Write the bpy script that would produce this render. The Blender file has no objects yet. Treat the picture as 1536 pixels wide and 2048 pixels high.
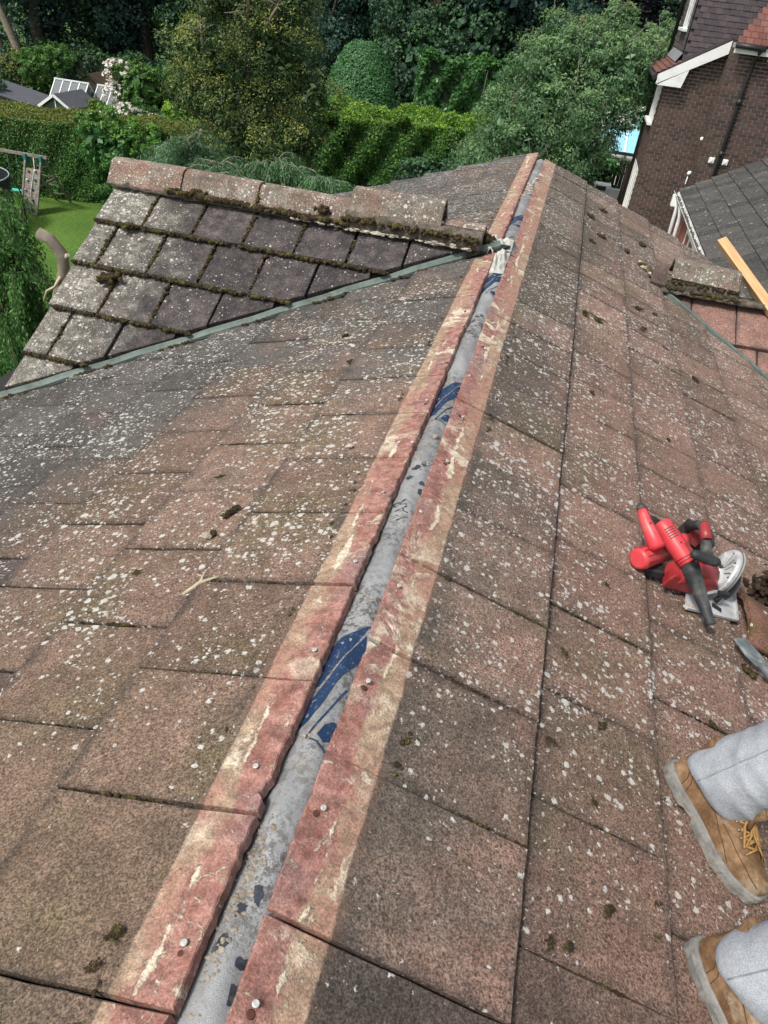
import bpy, bmesh, math, random
import numpy as np
from mathutils import Vector, Matrix, Quaternion
random.seed(7); RNG = np.random.default_rng(7)
S = bpy.context.scene
COL = S.collection
R = math.radians

# ------------------------------------------------------------------ camera, sky, sun, exposure
cam_d = bpy.data.cameras.new('camera'); cam = bpy.data.objects.new('camera', cam_d); COL.objects.link(cam)
cr = Vector((0.9654538, 0.2405185, 0.100249)); cu = Vector((-0.2223705, 0.5599421, 0.798133)); cf = Vector((-0.1358321, 0.7928529, -0.5940824))
M = Matrix((cr, cu, -cf)).transposed().to_4x4(); M.translation = (0.2391, 0.0, 1.1082)
cam.matrix_world = M
cam_d.sensor_fit = 'VERTICAL'; cam_d.sensor_height = 24.0; cam_d.sensor_width = 18.0
cam_d.lens = 1446.52 / 2048 * 24.0
cam_d.clip_start = 0.05; cam_d.clip_end = 2000
S.camera = cam
SUN_EL, SUN_AZ = R(56), R(-140)
W = bpy.data.worlds.new('World'); S.world = W; W.use_nodes = True
wn = W.node_tree; bg = wn.nodes['Background']
sky = wn.nodes.new('ShaderNodeTexSky'); sky.sky_type = 'NISHITA'; sky.sun_disc = False
sky.sun_elevation = SUN_EL; sky.sun_rotation = SUN_AZ; sky.dust_density = 3.0; sky.air_density = 1.0
hs = wn.nodes.new('ShaderNodeHueSaturation'); hs.inputs['Saturation'].default_value = 0.38
wn.links.new(sky.outputs[0], hs.inputs['Color']); wn.links.new(hs.outputs[0], bg.inputs[0])
bg.inputs[1].default_value = 0.098
sun_d = bpy.data.lights.new('sun', 'SUN'); sun_d.energy = 2.2; sun_d.angle = R(10); sun_d.color = (1, 0.96, 0.9)
sun = bpy.data.objects.new('sun', sun_d); COL.objects.link(sun)
sdir = Vector((math.sin(SUN_AZ) * math.cos(SUN_EL), math.cos(SUN_AZ) * math.cos(SUN_EL), math.sin(SUN_EL)))
sun.rotation_euler = sdir.to_track_quat('Z', 'Y').to_euler(); sun.location = (0, 0, 30)
S.view_settings.view_transform = 'Standard'; S.view_settings.look = 'None'
S.view_settings.exposure = 0.78; S.view_settings.gamma = 1.0; S.view_settings.use_curve_mapping = False
S.cycles.max_bounces = 6; S.cycles.diffuse_bounces = 3; S.cycles.transparent_max_bounces = 8

# ------------------------------------------------------------------ object helpers
def link(name, me, parent=None, mats=None, matrix=None, kind=None):
    if isinstance(me, bpy.types.Mesh) and mats is not None and len(me.materials) == 0:
        for m in (mats if isinstance(mats, (list, tuple)) else [mats]): me.materials.append(m)
    o = bpy.data.objects.new(name, me); COL.objects.link(o)
    if matrix is not None: o.matrix_world = matrix
    if parent is not None:
        o.parent = parent; o.matrix_parent_inverse = Matrix(parent.matrix_basis).inverted()
    if kind: o['kind'] = kind
    return o
def tag(o, label, cat, group=None, kind=None):
    o['label'] = label
    if cat: o['category'] = cat
    if group: o['group'] = group
    if kind: o['kind'] = kind
    return o
def thing(name, loc, label, cat, group=None):
    o = bpy.data.objects.new(name, None); COL.objects.link(o); o.location = loc; o.empty_display_size = 0.1
    return tag(o, label, cat, group)
def npmesh(name, V, F, smooth=False):
    """V (n,3), F (m,k) equal sized faces"""
    me = bpy.data.meshes.new(name); V = np.asarray(V, np.float32); F = np.asarray(F, np.int32)
    me.vertices.add(len(V)); me.vertices.foreach_set('co', V.ravel())
    k = F.shape[1]; me.loops.add(F.size); me.loops.foreach_set('vertex_index', F.ravel())
    me.polygons.add(len(F)); me.polygons.foreach_set('loop_start', np.arange(0, F.size, k, dtype=np.int32))
    me.polygons.foreach_set('loop_total', np.full(len(F), k, np.int32))
    me.polygons.foreach_set('use_smooth', np.full(len(F), bool(smooth)))
    me.update(); me.validate(); return me
class MB:
    def __init__(s): s.v = []; s.f = []; s.sm = []
    def add(s, vs, fs, smooth=False):
        b = len(s.v); s.v += [tuple(p) for p in vs]; s.f += [tuple(i + b for i in f) for f in fs]; s.sm += [smooth] * len(fs); return s
    def box(s, c, sz, rot=None):
        x, y, z = [a / 2 for a in sz]; vs = [Vector(p) for p in ((-x,-y,-z),(x,-y,-z),(x,y,-z),(-x,y,-z),(-x,-y,z),(x,-y,z),(x,y,z),(-x,y,z))]
        if rot is not None: vs = [rot @ p for p in vs]
        c = Vector(c)
        return s.add([p + c for p in vs], [(0,3,2,1),(4,5,6,7),(0,1,5,4),(1,2,6,5),(2,3,7,6),(3,0,4,7)])
    def beam(s, a, b, w, h, up=(0,0,1)):
        a, b = Vector(a), Vector(b); d = (b - a); L = d.length; d.normalize(); sd = d.cross(Vector(up)); sd.normalize(); u = sd.cross(d)
        rot = Matrix((d, -sd, u)).transposed()
        return s.box((a + b) / 2, (L, w, h), rot)
    def tube(s, pts, rad, n=8, cap=True, smooth=True, squash=None):
        pts = [Vector(p) for p in pts]; rad = rad if isinstance(rad, (list, tuple)) else [rad] * len(pts)
        rings = []; ref = None
        for i, p in enumerate(pts):
            t = (pts[min(i + 1, len(pts) - 1)] - pts[max(i - 1, 0)]).normalized()
            if ref is None: ref = Vector((0,0,1)) if abs(t.z) < 0.9 else Vector((1,0,0))
            a = t.cross(ref).normalized(); b = a.cross(t).normalized(); ref = b
            q = squash or 1.0
            rings.append([p + (a * math.cos(2*math.pi*k/n) + b * math.sin(2*math.pi*k/n) * q) * rad[i] for k in range(n)])
        return s.loft(rings, cap, smooth)
    def loft(s, rings, cap=True, smooth=True, closed=True):
        n = len(rings[0]); vs = [p for r in rings for p in r]; fs = []
        for i in range(len(rings) - 1):
            for k in range(n if closed else n - 1):
                a = i * n + k; b = i * n + (k + 1) % n
                fs.append((a, b, b + n, a + n))
        s.add(vs, fs, smooth)
        if cap and closed:
            b0 = len(s.v) - len(vs)
            s.f.append(tuple(b0 + k for k in reversed(range(n)))); s.f.append(tuple(b0 + (len(rings)-1)*n + k for k in range(n))); s.sm += [False, False]
        return s
    def prism(s, poly, z0, z1, xf=None):
        n = len(poly); vs = [Vector((p[0], p[1], z0)) for p in poly] + [Vector((p[0], p[1], z1)) for p in poly]
        if xf: vs = [xf @ v for v in vs]
        fs = [tuple(reversed(range(n))), tuple(range(n, 2*n))] + [(i, (i+1) % n, (i+1) % n + n, i + n) for i in range(n)]
        return s.add(vs, fs)
    def ball(s, c, r, seg=10, ring=6, jit=0.0):
        r = r if isinstance(r, (tuple, list, Vector)) else (r, r, r); rings = []
        for i in range(1, ring):
            th = math.pi * i / ring; rr = []
            for k in range(seg):
                ph = 2*math.pi*k/seg; q = 1 + random.uniform(-jit, jit)
                rr.append(Vector((c[0] + r[0]*math.sin(th)*math.cos(ph)*q, c[1] + r[1]*math.sin(th)*math.sin(ph)*q, c[2] + r[2]*math.cos(th)*q)))
            rings.append(rr)
        return s.loft(list(reversed(rings)), True, True)
    def mesh(s, name='m'):
        me = bpy.data.meshes.new(name); me.from_pydata([tuple(v) for v in s.v], [], s.f)
        me.polygons.foreach_set('use_smooth', s.sm); me.update(); return me
    def obj(s, name, mats, parent=None, kind=None, bevel=0):
        o = link(name, s.mesh(name), parent, mats, kind=kind)
        if bevel:
            b = o.modifiers.new('bevel', 'BEVEL'); b.width = bevel; b.segments = 2; b.limit_method = 'ANGLE'; b.angle_limit = R(40)
        return o
_bm = bmesh.new(); bmesh.ops.create_icosphere(_bm, subdivisions=1, radius=1.0)
ICO_V = np.array([v.co[:] for v in _bm.verts]); ICO_F = np.array([[v.index for v in f.verts] for f in _bm.faces]); _bm.free()
_bm = bmesh.new(); bmesh.ops.create_icosphere(_bm, subdivisions=2, radius=1.0)
ICO2_V = np.array([v.co[:] for v in _bm.verts]); ICO2_F = np.array([[v.index for v in f.verts] for f in _bm.faces]); _bm.free()
def lumps(cs, rs, jit=0.28, fine=False, rot=True):
    """many noisy blobs in one array: cs (n,3), rs (n,3)"""
    IV, IF = (ICO2_V, ICO2_F) if fine else (ICO_V, ICO_F); cs = np.asarray(cs, float); rs = np.asarray(rs, float); n = len(cs); k = len(IV)
    v = IV[None] * (1 + RNG.uniform(-jit, jit, (n, k, 1))) * rs[:, None, :] + cs[:, None, :]
    f = IF[None] + (np.arange(n) * k)[:, None, None]
    return v.reshape(-1, 3), f.reshape(-1, 3)

# ------------------------------------------------------------------ material helpers
class NT:
    def __init__(s, name):
        s.m = bpy.data.materials.new(name); s.m.use_nodes = True; s.t = s.m.node_tree; s.b = s.t.nodes['Principled BSDF']; s.b.inputs['Roughness'].default_value = 0.85
        s.b.inputs['Specular IOR Level'].default_value = 0.3
    def put(s, sock, v):
        if isinstance(v, bpy.types.NodeSocket): s.t.links.new(v, sock)
        elif isinstance(v, (tuple, list)) and len(v) == 3 and sock.type == 'RGBA': sock.default_value = (*v, 1)
        else: sock.default_value = v
    def node(s, ty, **kw):
        n = s.t.nodes.new('ShaderNode' + ty); ins = kw.pop('ins', {})
        for k, v in kw.items(): setattr(n, k, v)
        for k, v in ins.items(): s.put(n.inputs[k], v)
        return n
    def pos(s): return s.node('NewGeometry').outputs['Position']
    def rnd(s): return s.node('ObjectInfo').outputs['Random']
    def isl(s): return s.node('NewGeometry').outputs['Random Per Island']
    def noise(s, vec, sc, det=4, rough=0.6, dist=0.0): return s.node('TexNoise', ins={'Vector': vec, 'Scale': sc, 'Detail': det, 'Roughness': rough, 'Distortion': dist}).outputs['Fac']
    def voro(s, vec, sc, feat='F1'): return s.node('TexVoronoi', feature=feat, ins={'Vector': vec, 'Scale': sc})
    def ma(s, op, a, b=0.0, c=0.0, clamp=False):
        n = s.node('Math', operation=op, use_clamp=clamp); s.put(n.inputs[0], a); s.put(n.inputs[1], b); s.put(n.inputs[2], c); return n.outputs[0]
    def ramp(s, v, a, b, lo=0.0, hi=1.0): # smooth map
        n = s.node('MapRange', interpolation_type='SMOOTHSTEP'); s.put(n.inputs[0], v); s.put(n.inputs[1], a); s.put(n.inputs[2], b); s.put(n.inputs[3], lo); s.put(n.inputs[4], hi); return n.outputs[0]
    def mix(s, f, a, b, mode='MIX'):
        n = s.node('Mix', data_type='RGBA', blend_type=mode); s.put(n.inputs[0], f); s.put(n.inputs[6], a); s.put(n.inputs[7], b); return n.outputs[2]
    def scale(s, c, f): 
        return s.mix(1.0, c, s.node('CombineColor', ins={0: f, 1: f, 2: f}).outputs[0], 'MULTIPLY')
    def xyz(s, v): n = s.node('SeparateXYZ', ins={0: v}); return n.outputs
    def bump(s, h, strength, dist): 
        s.put(s.b.inputs['Normal'], s.node('Bump', ins={'Height': h, 'Strength': strength, 'Distance': dist}).outputs[0])
    def out(s, col, rough=None):
        s.put(s.b.inputs['Base Color'], col)
        if rough is not None: s.put(s.b.inputs['Roughness'], rough)
        return s.m
def simple(name, col, rough=0.8, var=0.25, sc=12.0, metal=0.0, bump=0.0, bsc=80.0, spec=0.3, dirt=None, dsc=3.0):
    g = NT(name); p = g.pos(); c = g.scale(col, g.ramp(g.noise(p, sc, 5), 0.25, 0.75, 1 - var, 1 + var))
    if dirt: c = g.mix(g.ramp(g.noise(p, dsc, 6, 0.7), 0.48, 0.68, 0, 0.75), c, dirt)
    g.b.inputs['Metallic'].default_value = metal; g.b.inputs['Specular IOR Level'].default_value = spec
    if bump: g.bump(g.noise(p, bsc, 4), bump, 0.01)
    return g.out(c, rough)

def tile_mat(name, kind):
    """weathered granule-faced concrete tile; kind: right, left, gable, side, ridge"""
    g = NT(name); p = g.pos(); X, Y, Z = g.xyz(p); rnd = g.rnd()
    n_mid = g.noise(p, 5.0, 6, 0.65); n_b = g.noise(p, 14.0, 6, 0.7)
    grain = g.noise(p, 240.0, 2, 0.75); grain2 = g.noise(p, 105.0, 3, 0.7)
    ax = g.ma('ABSOLUTE', X); dn = g.noise(p, 2.7, 4, 0.6)
    if kind == 'right':
        red = g.ma('ADD', g.ma('ADD', g.ramp(ax, 0.15, 0.7, 0.2, 1.0), g.ma('MULTIPLY', rnd, 0.35)), g.ma('MULTIPLY', g.ma('SUBTRACT', n_mid, 0.5), 1.7))
        red = g.ma('ADD', red, g.ma('MULTIPLY', g.ramp(Y, 2.6, 5.4), -0.45))
        c = g.mix(g.ramp(red, 0.25, 1.1), (0.128, 0.102, 0.083), (0.216, 0.135, 0.104))
        ol = g.ma('MULTIPLY', g.ramp(g.noise(p, 2.3, 5), 0.48, 0.7), 0.6); c = g.mix(ol, c, (0.135, 0.112, 0.068))
        dens = g.ma('ADD', g.ramp(dn, 0.28, 0.62, 0.7, 1.0), g.ramp(Y, 0.7, 1.4, -0.16, 0.02)); band0, band1 = 0.151, 0.157
    elif kind == 'left':
        gr = g.ma('ADD', g.ma('ADD', g.ramp(ax, 0.6, 1.7), g.ma('MULTIPLY', rnd, 0.4)), g.ma('MULTIPLY', g.ma('SUBTRACT', n_mid, 0.5), 1.2))
        gr = g.ma('ADD', gr, g.ma('MULTIPLY', g.ramp(Y, 1.6, 3.4), 0.65))
        c = g.mix(g.ramp(gr, 0.25, 1.0), (0.182, 0.119, 0.09), (0.086, 0.079, 0.07))
        ol = g.ma('MULTIPLY', g.ma('ADD', g.ramp(g.noise(p, 2.6, 5), 0.40, 0.66, 0.0, 0.7), g.ramp(Y, 1.25, 0.4, 0.0, 0.3)), 1.0); c = g.mix(g.ma('MULTIPLY', ol, g.ramp(gr, 1.0, 0.25)), c, (0.12, 0.099, 0.054))
        c = g.mix(g.ma('MULTIPLY', g.ramp(g.noise(p, 3.6, 4), 0.56, 0.72), 0.35), c, (0.2, 0.12, 0.095))
        dens = g.ma('ADD', g.ramp(dn, 0.28, 0.62, 0.72, 1.0), g.ramp(Y, 0.3, 1.2, -0.27, 0.02)); band0, band1 = 0.116, 0.122
    elif kind == 'side':
        c = g.mix(g.ramp(g.ma('ADD', n_mid, g.ma('MULTIPLY', rnd, 0.25)), 0.4, 0.85), (0.14, 0.1, 0.085), (0.225, 0.125, 0.1))
        dens = g.ramp(g.noise(p, 2.5, 4), 0.35, 0.7, 0.3, 0.75)
    elif kind == 'ridge':
        c = g.mix(g.ramp(g.ma('ADD', n_mid, g.ma('MULTIPLY', rnd, 0.4)), 0.5, 0.95), (0.145, 0.122, 0.096), (0.235, 0.145, 0.11))
        c = g.mix(g.ma('MULTIPLY', g.ramp(g.noise(p, 9, 5), 0.45, 0.65), 0.7), c, (0.25, 0.235, 0.195))
        dens = g.ramp(g.noise(p, 3.0, 4), 0.3, 0.6, 0.62, 1.0)
    else:
        gl = g.ramp(g.ma('ADD', ax, g.ma('MULTIPLY', g.ma('SUBTRACT', n_mid, 0.5), 1.3)), 1.5, 2.3)
        c = g.mix(gl, g.mix(g.ramp(n_b, 0.35, 0.7), (0.045, 0.041, 0.042), (0.088, 0.071, 0.067)), (0.155, 0.14, 0.118))
        c = g.mix(g.ma('MULTIPLY', g.ramp(g.noise(p, 22, 6, 0.78), 0.47, 0.6), g.ma('MULTIPLY', gl, 0.85)), c, (0.34, 0.325, 0.27))
        dens = g.ma('ADD', g.ramp(g.noise(p, 2.4, 4), 0.3, 0.65, 0.55, 0.8), g.ma('MULTIPLY', gl, 0.3))
    # darker tail, side and head edges on every tile and a tone of its own
    if kind in ('right', 'left', 'side', 'gable'):
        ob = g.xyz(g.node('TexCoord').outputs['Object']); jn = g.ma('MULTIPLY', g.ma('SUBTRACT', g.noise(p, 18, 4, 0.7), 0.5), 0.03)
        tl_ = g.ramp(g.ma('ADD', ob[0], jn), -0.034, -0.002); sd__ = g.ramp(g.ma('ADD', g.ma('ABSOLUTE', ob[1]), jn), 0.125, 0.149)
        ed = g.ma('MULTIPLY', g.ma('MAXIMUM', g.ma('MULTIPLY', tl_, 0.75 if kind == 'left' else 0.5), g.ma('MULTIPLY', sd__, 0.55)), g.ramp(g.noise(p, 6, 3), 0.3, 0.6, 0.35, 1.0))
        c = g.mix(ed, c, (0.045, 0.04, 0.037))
        hd = g.ramp(g.ma('ADD', ob[0], jn), -0.27, -0.326); c = g.mix(g.ma('MULTIPLY', hd, 0.4), c, (0.06, 0.052, 0.047))
        c = g.scale(c, g.ramp(rnd, 0.0, 1.0, 0.84, 1.17))
    # granules and mottling
    c = g.scale(c, g.ramp(n_b, 0.25, 0.75, 0.7, 1.25))
    c = g.scale(c, g.ramp(grain, 0.33, 0.67, 0.48, 1.5)); c = g.scale(c, g.ramp(grain2, 0.3, 0.7, 0.7, 1.28))
    # black algae specks
    vs = g.voro(g.node('VectorMath', operation='ADD', ins={0: p, 1: (3.1, 1.7, 0.4)}).outputs[0], 88.0)
    spk = g.ma('MULTIPLY', g.ramp(vs.outputs['Distance'], 0.32, 0.18), g.ramp(g.noise(p, 7, 3), 0.36, 0.56))
    c = g.mix(g.ma('MULTIPLY', spk, 0.7), c, (0.035, 0.029, 0.025))
    # lichen rosettes of several sizes
    wob = g.node('TexNoise', ins={'Vector': p, 'Scale': 95.0, 'Detail': 4.0, 'Roughness': 0.65}).outputs['Color']
    pw = g.node('VectorMath', operation='MULTIPLY_ADD', ins={0: wob, 1: (0.019, 0.019, 0.019), 2: p}).outputs[0]
    pale = 0.0
    for sc, lo, k in ((30.0, 0.54, 0.8), (50.0, 0.42, 0.86), (105.0, 0.48, 1.0)):
        v = g.voro(pw, sc); cell = g.xyz(v.outputs['Color'])[0]
        rad = g.ma('MULTIPLY', g.ma('SUBTRACT', g.ma('MULTIPLY', cell, dens), lo), k)
        pale = g.ma('MAXIMUM', pale, g.ramp(g.ma('SUBTRACT', rad, v.outputs['Distance']), -0.04, 0.06))
    pale = g.ma('MULTIPLY', pale, g.ramp(g.noise(p, 190, 3, 0.7), 0.3, 0.6, 0.45, 1.0))
    c = g.mix(pale, c, g.mix(g.noise(p, 20, 2), (0.44, 0.43, 0.39), (0.58, 0.57, 0.53)))
    h = g.ma('ADD', g.ma('ADD', grain, g.ma('MULTIPLY', grain2, 0.6)), g.ma('MULTIPLY', pale, 0.3))
    if kind in ('right', 'left'):
        # unweathered strip that the lifted ridge tiles used to cover: bare red concrete, bedding mortar, cream lime
        nb = g.noise(p, 10.0, 5, 0.65); nb2 = g.noise(p, 24.0, 6, 0.72, 0.6); nb3 = g.noise(p, 4.2, 4, 0.6); nb4 = g.noise(p, 2.9, 3)
        axn = g.ma('ADD', ax, g.ma('MULTIPLY', g.ma('SUBTRACT', nb, 0.5), 0.016 if kind == 'right' else 0.02))
        band = g.ramp(axn, band1, band0)
        mid = 0.108 if kind == 'right' else 0.077
        dirt = g.ma('MULTIPLY', g.ramp(axn, band1 + 0.07, band1 + 0.008), g.ramp(g.noise(p, 4.5, 6, 0.72), 0.5, 0.64))
        c = g.mix(g.ma('MULTIPLY', dirt, 0.6), c, (0.042, 0.039, 0.038))
        rust = g.ma('MULTIPLY', g.ramp(axn, band1 + 0.022, band1), g.ramp(nb3, 0.42, 0.56)); c = g.mix(g.ma('MULTIPLY', rust, 0.4), c, (0.17, 0.1, 0.066))
        redc = g.mix(g.ramp(nb2, 0.33, 0.66), (0.25, 0.108, 0.086), (0.385, 0.208, 0.17))
        redc = g.mix(g.ma('MULTIPLY', g.ramp(g.noise(p, 17, 6, 0.72), 0.5, 0.6), 0.75), redc, (0.185, 0.092, 0.078))
        redc = g.mix(g.ma('MULTIPLY', g.ramp(nb4, 0.52, 0.64), 0.7), redc, (0.25, 0.165, 0.16))
        mort = g.mix(g.ramp(nb2, 0.33, 0.68), (0.25, 0.165, 0.115), (0.42, 0.31, 0.215))
        mort = g.mix(g.ma('MULTIPLY', g.ramp(nb3, 0.43, 0.56), 0.85), mort, (0.33, 0.18, 0.135))
        outer = g.ramp(g.ma('ADD', ax, g.ma('ADD', g.ma('MULTIPLY', g.ma('SUBTRACT', g.noise(p, 6.5, 6, 0.65), 0.5), 0.14), g.ma('MULTIPLY', g.ma('SUBTRACT', nb4, 0.5), 0.09))), g.ma('ADD', g.ramp(Y, 2.6, 5.0, 0.0, -0.035), mid - 0.006), g.ma('ADD', g.ramp(Y, 2.6, 5.0, 0.0, -0.035), mid + 0.008))
        bc = g.mix(outer, redc, mort)
        lime = g.mix(g.noise(p, 40, 4), (0.5, 0.41, 0.29), (0.66, 0.59, 0.47))
        wn_ = g.ma('ADD', g.ma('MULTIPLY', g.ma('SUBTRACT', g.noise(p, 16.0, 7, 0.75), 0.5), 0.035), g.ma('MULTIPLY', g.ma('SUBTRACT', g.noise(p, 3.4, 2), 0.5), 0.07))
        line = g.ma('ABSOLUTE', g.ma('SUBTRACT', g.ma('ADD', ax, wn_), mid))
        wid = g.ramp(g.noise(p, 5, 4, 0.7), 0.4, 0.7, -0.004, 0.011)
        vein = g.ramp(g.ma('SUBTRACT', wid, line), -0.002, 0.002)
        blot = g.ma('MULTIPLY', g.ramp(g.noise(p, 7.0, 8, 0.7, 0.5), 0.53, 0.6), g.ramp(g.noise(p, 2.4, 2), 0.42, 0.56))
        fle = g.ma('MULTIPLY', g.ramp(g.noise(p, 38, 8, 0.78, 0.8), 0.555, 0.62), 0.8)
        lm = g.ma('MULTIPLY', g.ma('MAXIMUM', g.ma('MAXIMUM', vein, blot), fle), g.ramp(g.noise(p, 70, 4, 0.7), 0.3, 0.5, 0.45, 1.0))
        bc = g.mix(lm, bc, lime)
        bc = g.scale(bc, g.ramp(grain, 0.3, 0.7, 0.72, 1.24)); bc = g.scale(bc, g.ramp(g.noise(p, 48, 6, 0.75), 0.32, 0.68, 0.72, 1.2))
        pit = g.voro(pw, 75.0); pits = g.ma('MULTIPLY', g.ramp(pit.outputs['Distance'], 0.2, 0.1), g.ramp(g.noise(p, 12, 3), 0.5, 0.6)); bc = g.mix(g.ma('MULTIPLY', pits, 0.7), bc, (0.06, 0.04, 0.034))
        c = g.mix(band, c, bc)
        h = g.mix(band, h, g.ma('ADD', g.ma('ADD', g.ma('MULTIPLY', nb2, 1.5), g.ma('MULTIPLY', lm, 0.9)), g.ma('MULTIPLY', grain, 0.5)))
    g.bump(h, 0.65, 0.0045)
    return g.out(c, 0.92)

def leaf_mat(name, c1, c2, trans=0.25, rough=0.55):
    g = NT(name); f = g.isl(); p = g.pos()
    c = g.mix(f, c1, c2); c = g.scale(c, g.ramp(g.noise(p, 0.9, 3), 0.3, 0.7, 0.95, 1.5))
    g.out(c, rough); g.b.inputs['Specular IOR Level'].default_value = 0.35
    tr = g.node('BsdfTranslucent'); g.put(tr.inputs['Color'], g.mix(0.5, c, (c2[0]*1.6, c2[1]*1.7, c2[2]*0.8)))
    mx = g.node('MixShader'); mx.inputs[0].default_value = trans
    g.t.links.new(g.b.outputs[0], mx.inputs[1]); g.t.links.new(tr.outputs[0], mx.inputs[2])
    g.t.links.new(mx.outputs[0], g.t.nodes['Material Output'].inputs['Surface'])
    return g.m
def moss_mat():
    g = NT('moss'); p = g.pos(); f = g.isl()
    c = g.mix(f, (0.045, 0.033, 0.018), (0.15, 0.125, 0.03)); c = g.mix(g.ramp(g.noise(p, 30, 4), 0.36, 0.62), c, (0.042, 0.028, 0.017))
    c = g.scale(c, g.ramp(g.noise(p, 400, 2), 0.3, 0.7, 0.5, 1.5)); g.bump(g.noise(p, 330, 3), 1.0, 0.01); return g.out(c, 1.0)
def brick_mat(name, a, b, c3):
    g = NT(name); p = g.pos(); f = g.ma('FRACT', g.ma('ADD', g.rnd(), g.isl()))
    c = g.mix(f, a, b); c = g.mix(g.ramp(g.noise(p, 1.3, 4), 0.5, 0.75, 0, 0.6), c, c3); c = g.scale(c, g.ramp(g.noise(p, 40, 5), 0.3, 0.7, 0.8, 1.2)); return g.out(c, 0.9)

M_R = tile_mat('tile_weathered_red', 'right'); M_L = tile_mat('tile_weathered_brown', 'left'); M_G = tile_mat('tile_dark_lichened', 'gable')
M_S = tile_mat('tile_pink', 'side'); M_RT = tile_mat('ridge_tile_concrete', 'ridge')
M_MOSS = moss_mat()
M_DARK = simple('underlay_dark', (0.02, 0.02, 0.02), 0.9)
M_MORT = simple('old_mortar', (0.12, 0.1, 0.08), 0.95, 0.5, 30, bump=0.8, bsc=90, dirt=(0.03, 0.035, 0.02), dsc=9)
M_MORTL = simple('pale_mortar', (0.42, 0.38, 0.31), 0.95, 0.3, 30, bump=0.6, bsc=120, dirt=(0.2, 0.16, 0.12), dsc=14)
M_GRP = simple('valley_grey_green', (0.105, 0.138, 0.122), 0.6, 0.35, 9, dirt=(0.05, 0.058, 0.042), dsc=16)
M_WHITE = simple('white_upvc', (0.78, 0.79, 0.78), 0.4, 0.05, 3, dirt=(0.55, 0.57, 0.55), dsc=2)
M_BLACKP = simple('black_plastic', (0.018, 0.019, 0.021), 0.5, 0.2, 20, spec=0.5)

# ------------------------------------------------------------------ ground
def gz(x, y):
    t = np.clip((np.asarray(x, float) + 9.0) / 8.0, 0, 1); t = t * t * (3 - 2 * t)
    return -8.0 + 3.1 * t
def near_garden(x, y, s=0.0): return float(gz(x, y))
xs = np.concatenate([np.linspace(-400, -60, 12), np.linspace(-55, 30, 110), np.linspace(36, 400, 12)])
ys = np.concatenate([np.linspace(-300, -25, 10), np.linspace(-20, 75, 90), np.linspace(85, 900, 14)])
GX, GY = np.meshgrid(xs, ys); GZ = gz(GX, GY) + RNG.normal(0, 0.015, GX.shape)
V = np.stack([GX, GY, GZ], -1).reshape(-1, 3); nx = len(xs); idx = np.arange(len(ys) * nx).reshape(len(ys), nx)
F = np.stack([idx[:-1, :-1], idx[:-1, 1:], idx[1:, 1:], idx[1:, :-1]], -1).reshape(-1, 4)
g = NT('lawn_grass'); p = g.pos()
gc = g.mix(g.ramp(g.noise(p, 0.35, 5), 0.35, 0.65), (0.062, 0.135, 0.018), (0.1, 0.185, 0.027)); gc = g.scale(gc, g.ramp(g.noise(p, 9, 6, 0.75), 0.3, 0.7, 0.62, 1.3))
gc = g.mix(g.ramp(g.noise(p, 1.7, 4), 0.62, 0.78, 0, 0.5), gc, (0.12, 0.12, 0.04)); g.bump(g.noise(p, 30, 4), 0.8, 0.05); g.out(gc, 0.95)
lawn = link('lawn', npmesh('lawn', V, F, True), None, g.m, kind='structure'); lawn['label'] = 'mown green lawn sloping away below the roof'
pav = MB(); pav.prism([(0.2, 9), (9, 9), (9, 33.5), (0.2, 33.5)], -4.96, -4.88); pv = pav.obj('patio', simple('patio_paving', (0.2, 0.18, 0.16), 0.9, 0.3, 4)); pv['kind'] = 'structure'

# ------------------------------------------------------------------ the bungalow roof
TH = 0.022
aR, aL, eR, eL, GA, yR, yL, tR, tL, yR2 = 0.374, 0.3387, 0.0665, 0.0289, 0.3266, 0.4937, 0.326, 0.4915, 0.439, 0.4739
home = thing('tiled_house', (0, 0, -5), 'red brick house under the camera with open ridge and lichen speckled concrete tiles', 'house')
class Slope:
    def __init__(s, o, dh, pitch, th, gauge):
        s.o = Vector(o); s.dh = Vector(dh).normalized(); s.a = pitch; s.b = pitch - math.atan(th / gauge); s.th = th; s.g = gauge
        s.al = Vector((0, 0, 1)).cross(s.dh)       # along direction (local Y)
    def pt(s, d, t, h=0.0): return s.o + s.dh * (d * math.cos(s.a) + h * math.sin(s.a)) + Vector((0, 0, -d * math.sin(s.a) + h * math.cos(s.a))) + s.al * t
    def frame(s, d, t):
        X = s.dh * math.cos(s.b) - Vector((0, 0, math.sin(s.b))); Y = s.al; Z = X.cross(Y)
        m = Matrix((X, Y, Z)).transposed().to_4x4(); m.translation = s.pt(d, t); return m
def clip(poly, a, b, c):
    """keep a*x+b*y<=c"""
    out = []
    for i in range(len(poly)):
        p, q = poly[i], poly[(i + 1) % len(poly)]; dp = a*p[0] + b*p[1] - c; dq = a*q[0] + b*q[1] - c
        if dp <= 0: out.append(p)
        if dp * dq < 0: t = dp / (dp - dq); out.append((p[0] + (q[0]-p[0])*t, p[1] + (q[1]-p[1])*t))
    return out
def area(poly): return abs(sum(poly[i][0]*poly[(i+1) % len(poly)][1] - poly[(i+1) % len(poly)][0]*poly[i][1] for i in range(len(poly)))) / 2
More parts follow.
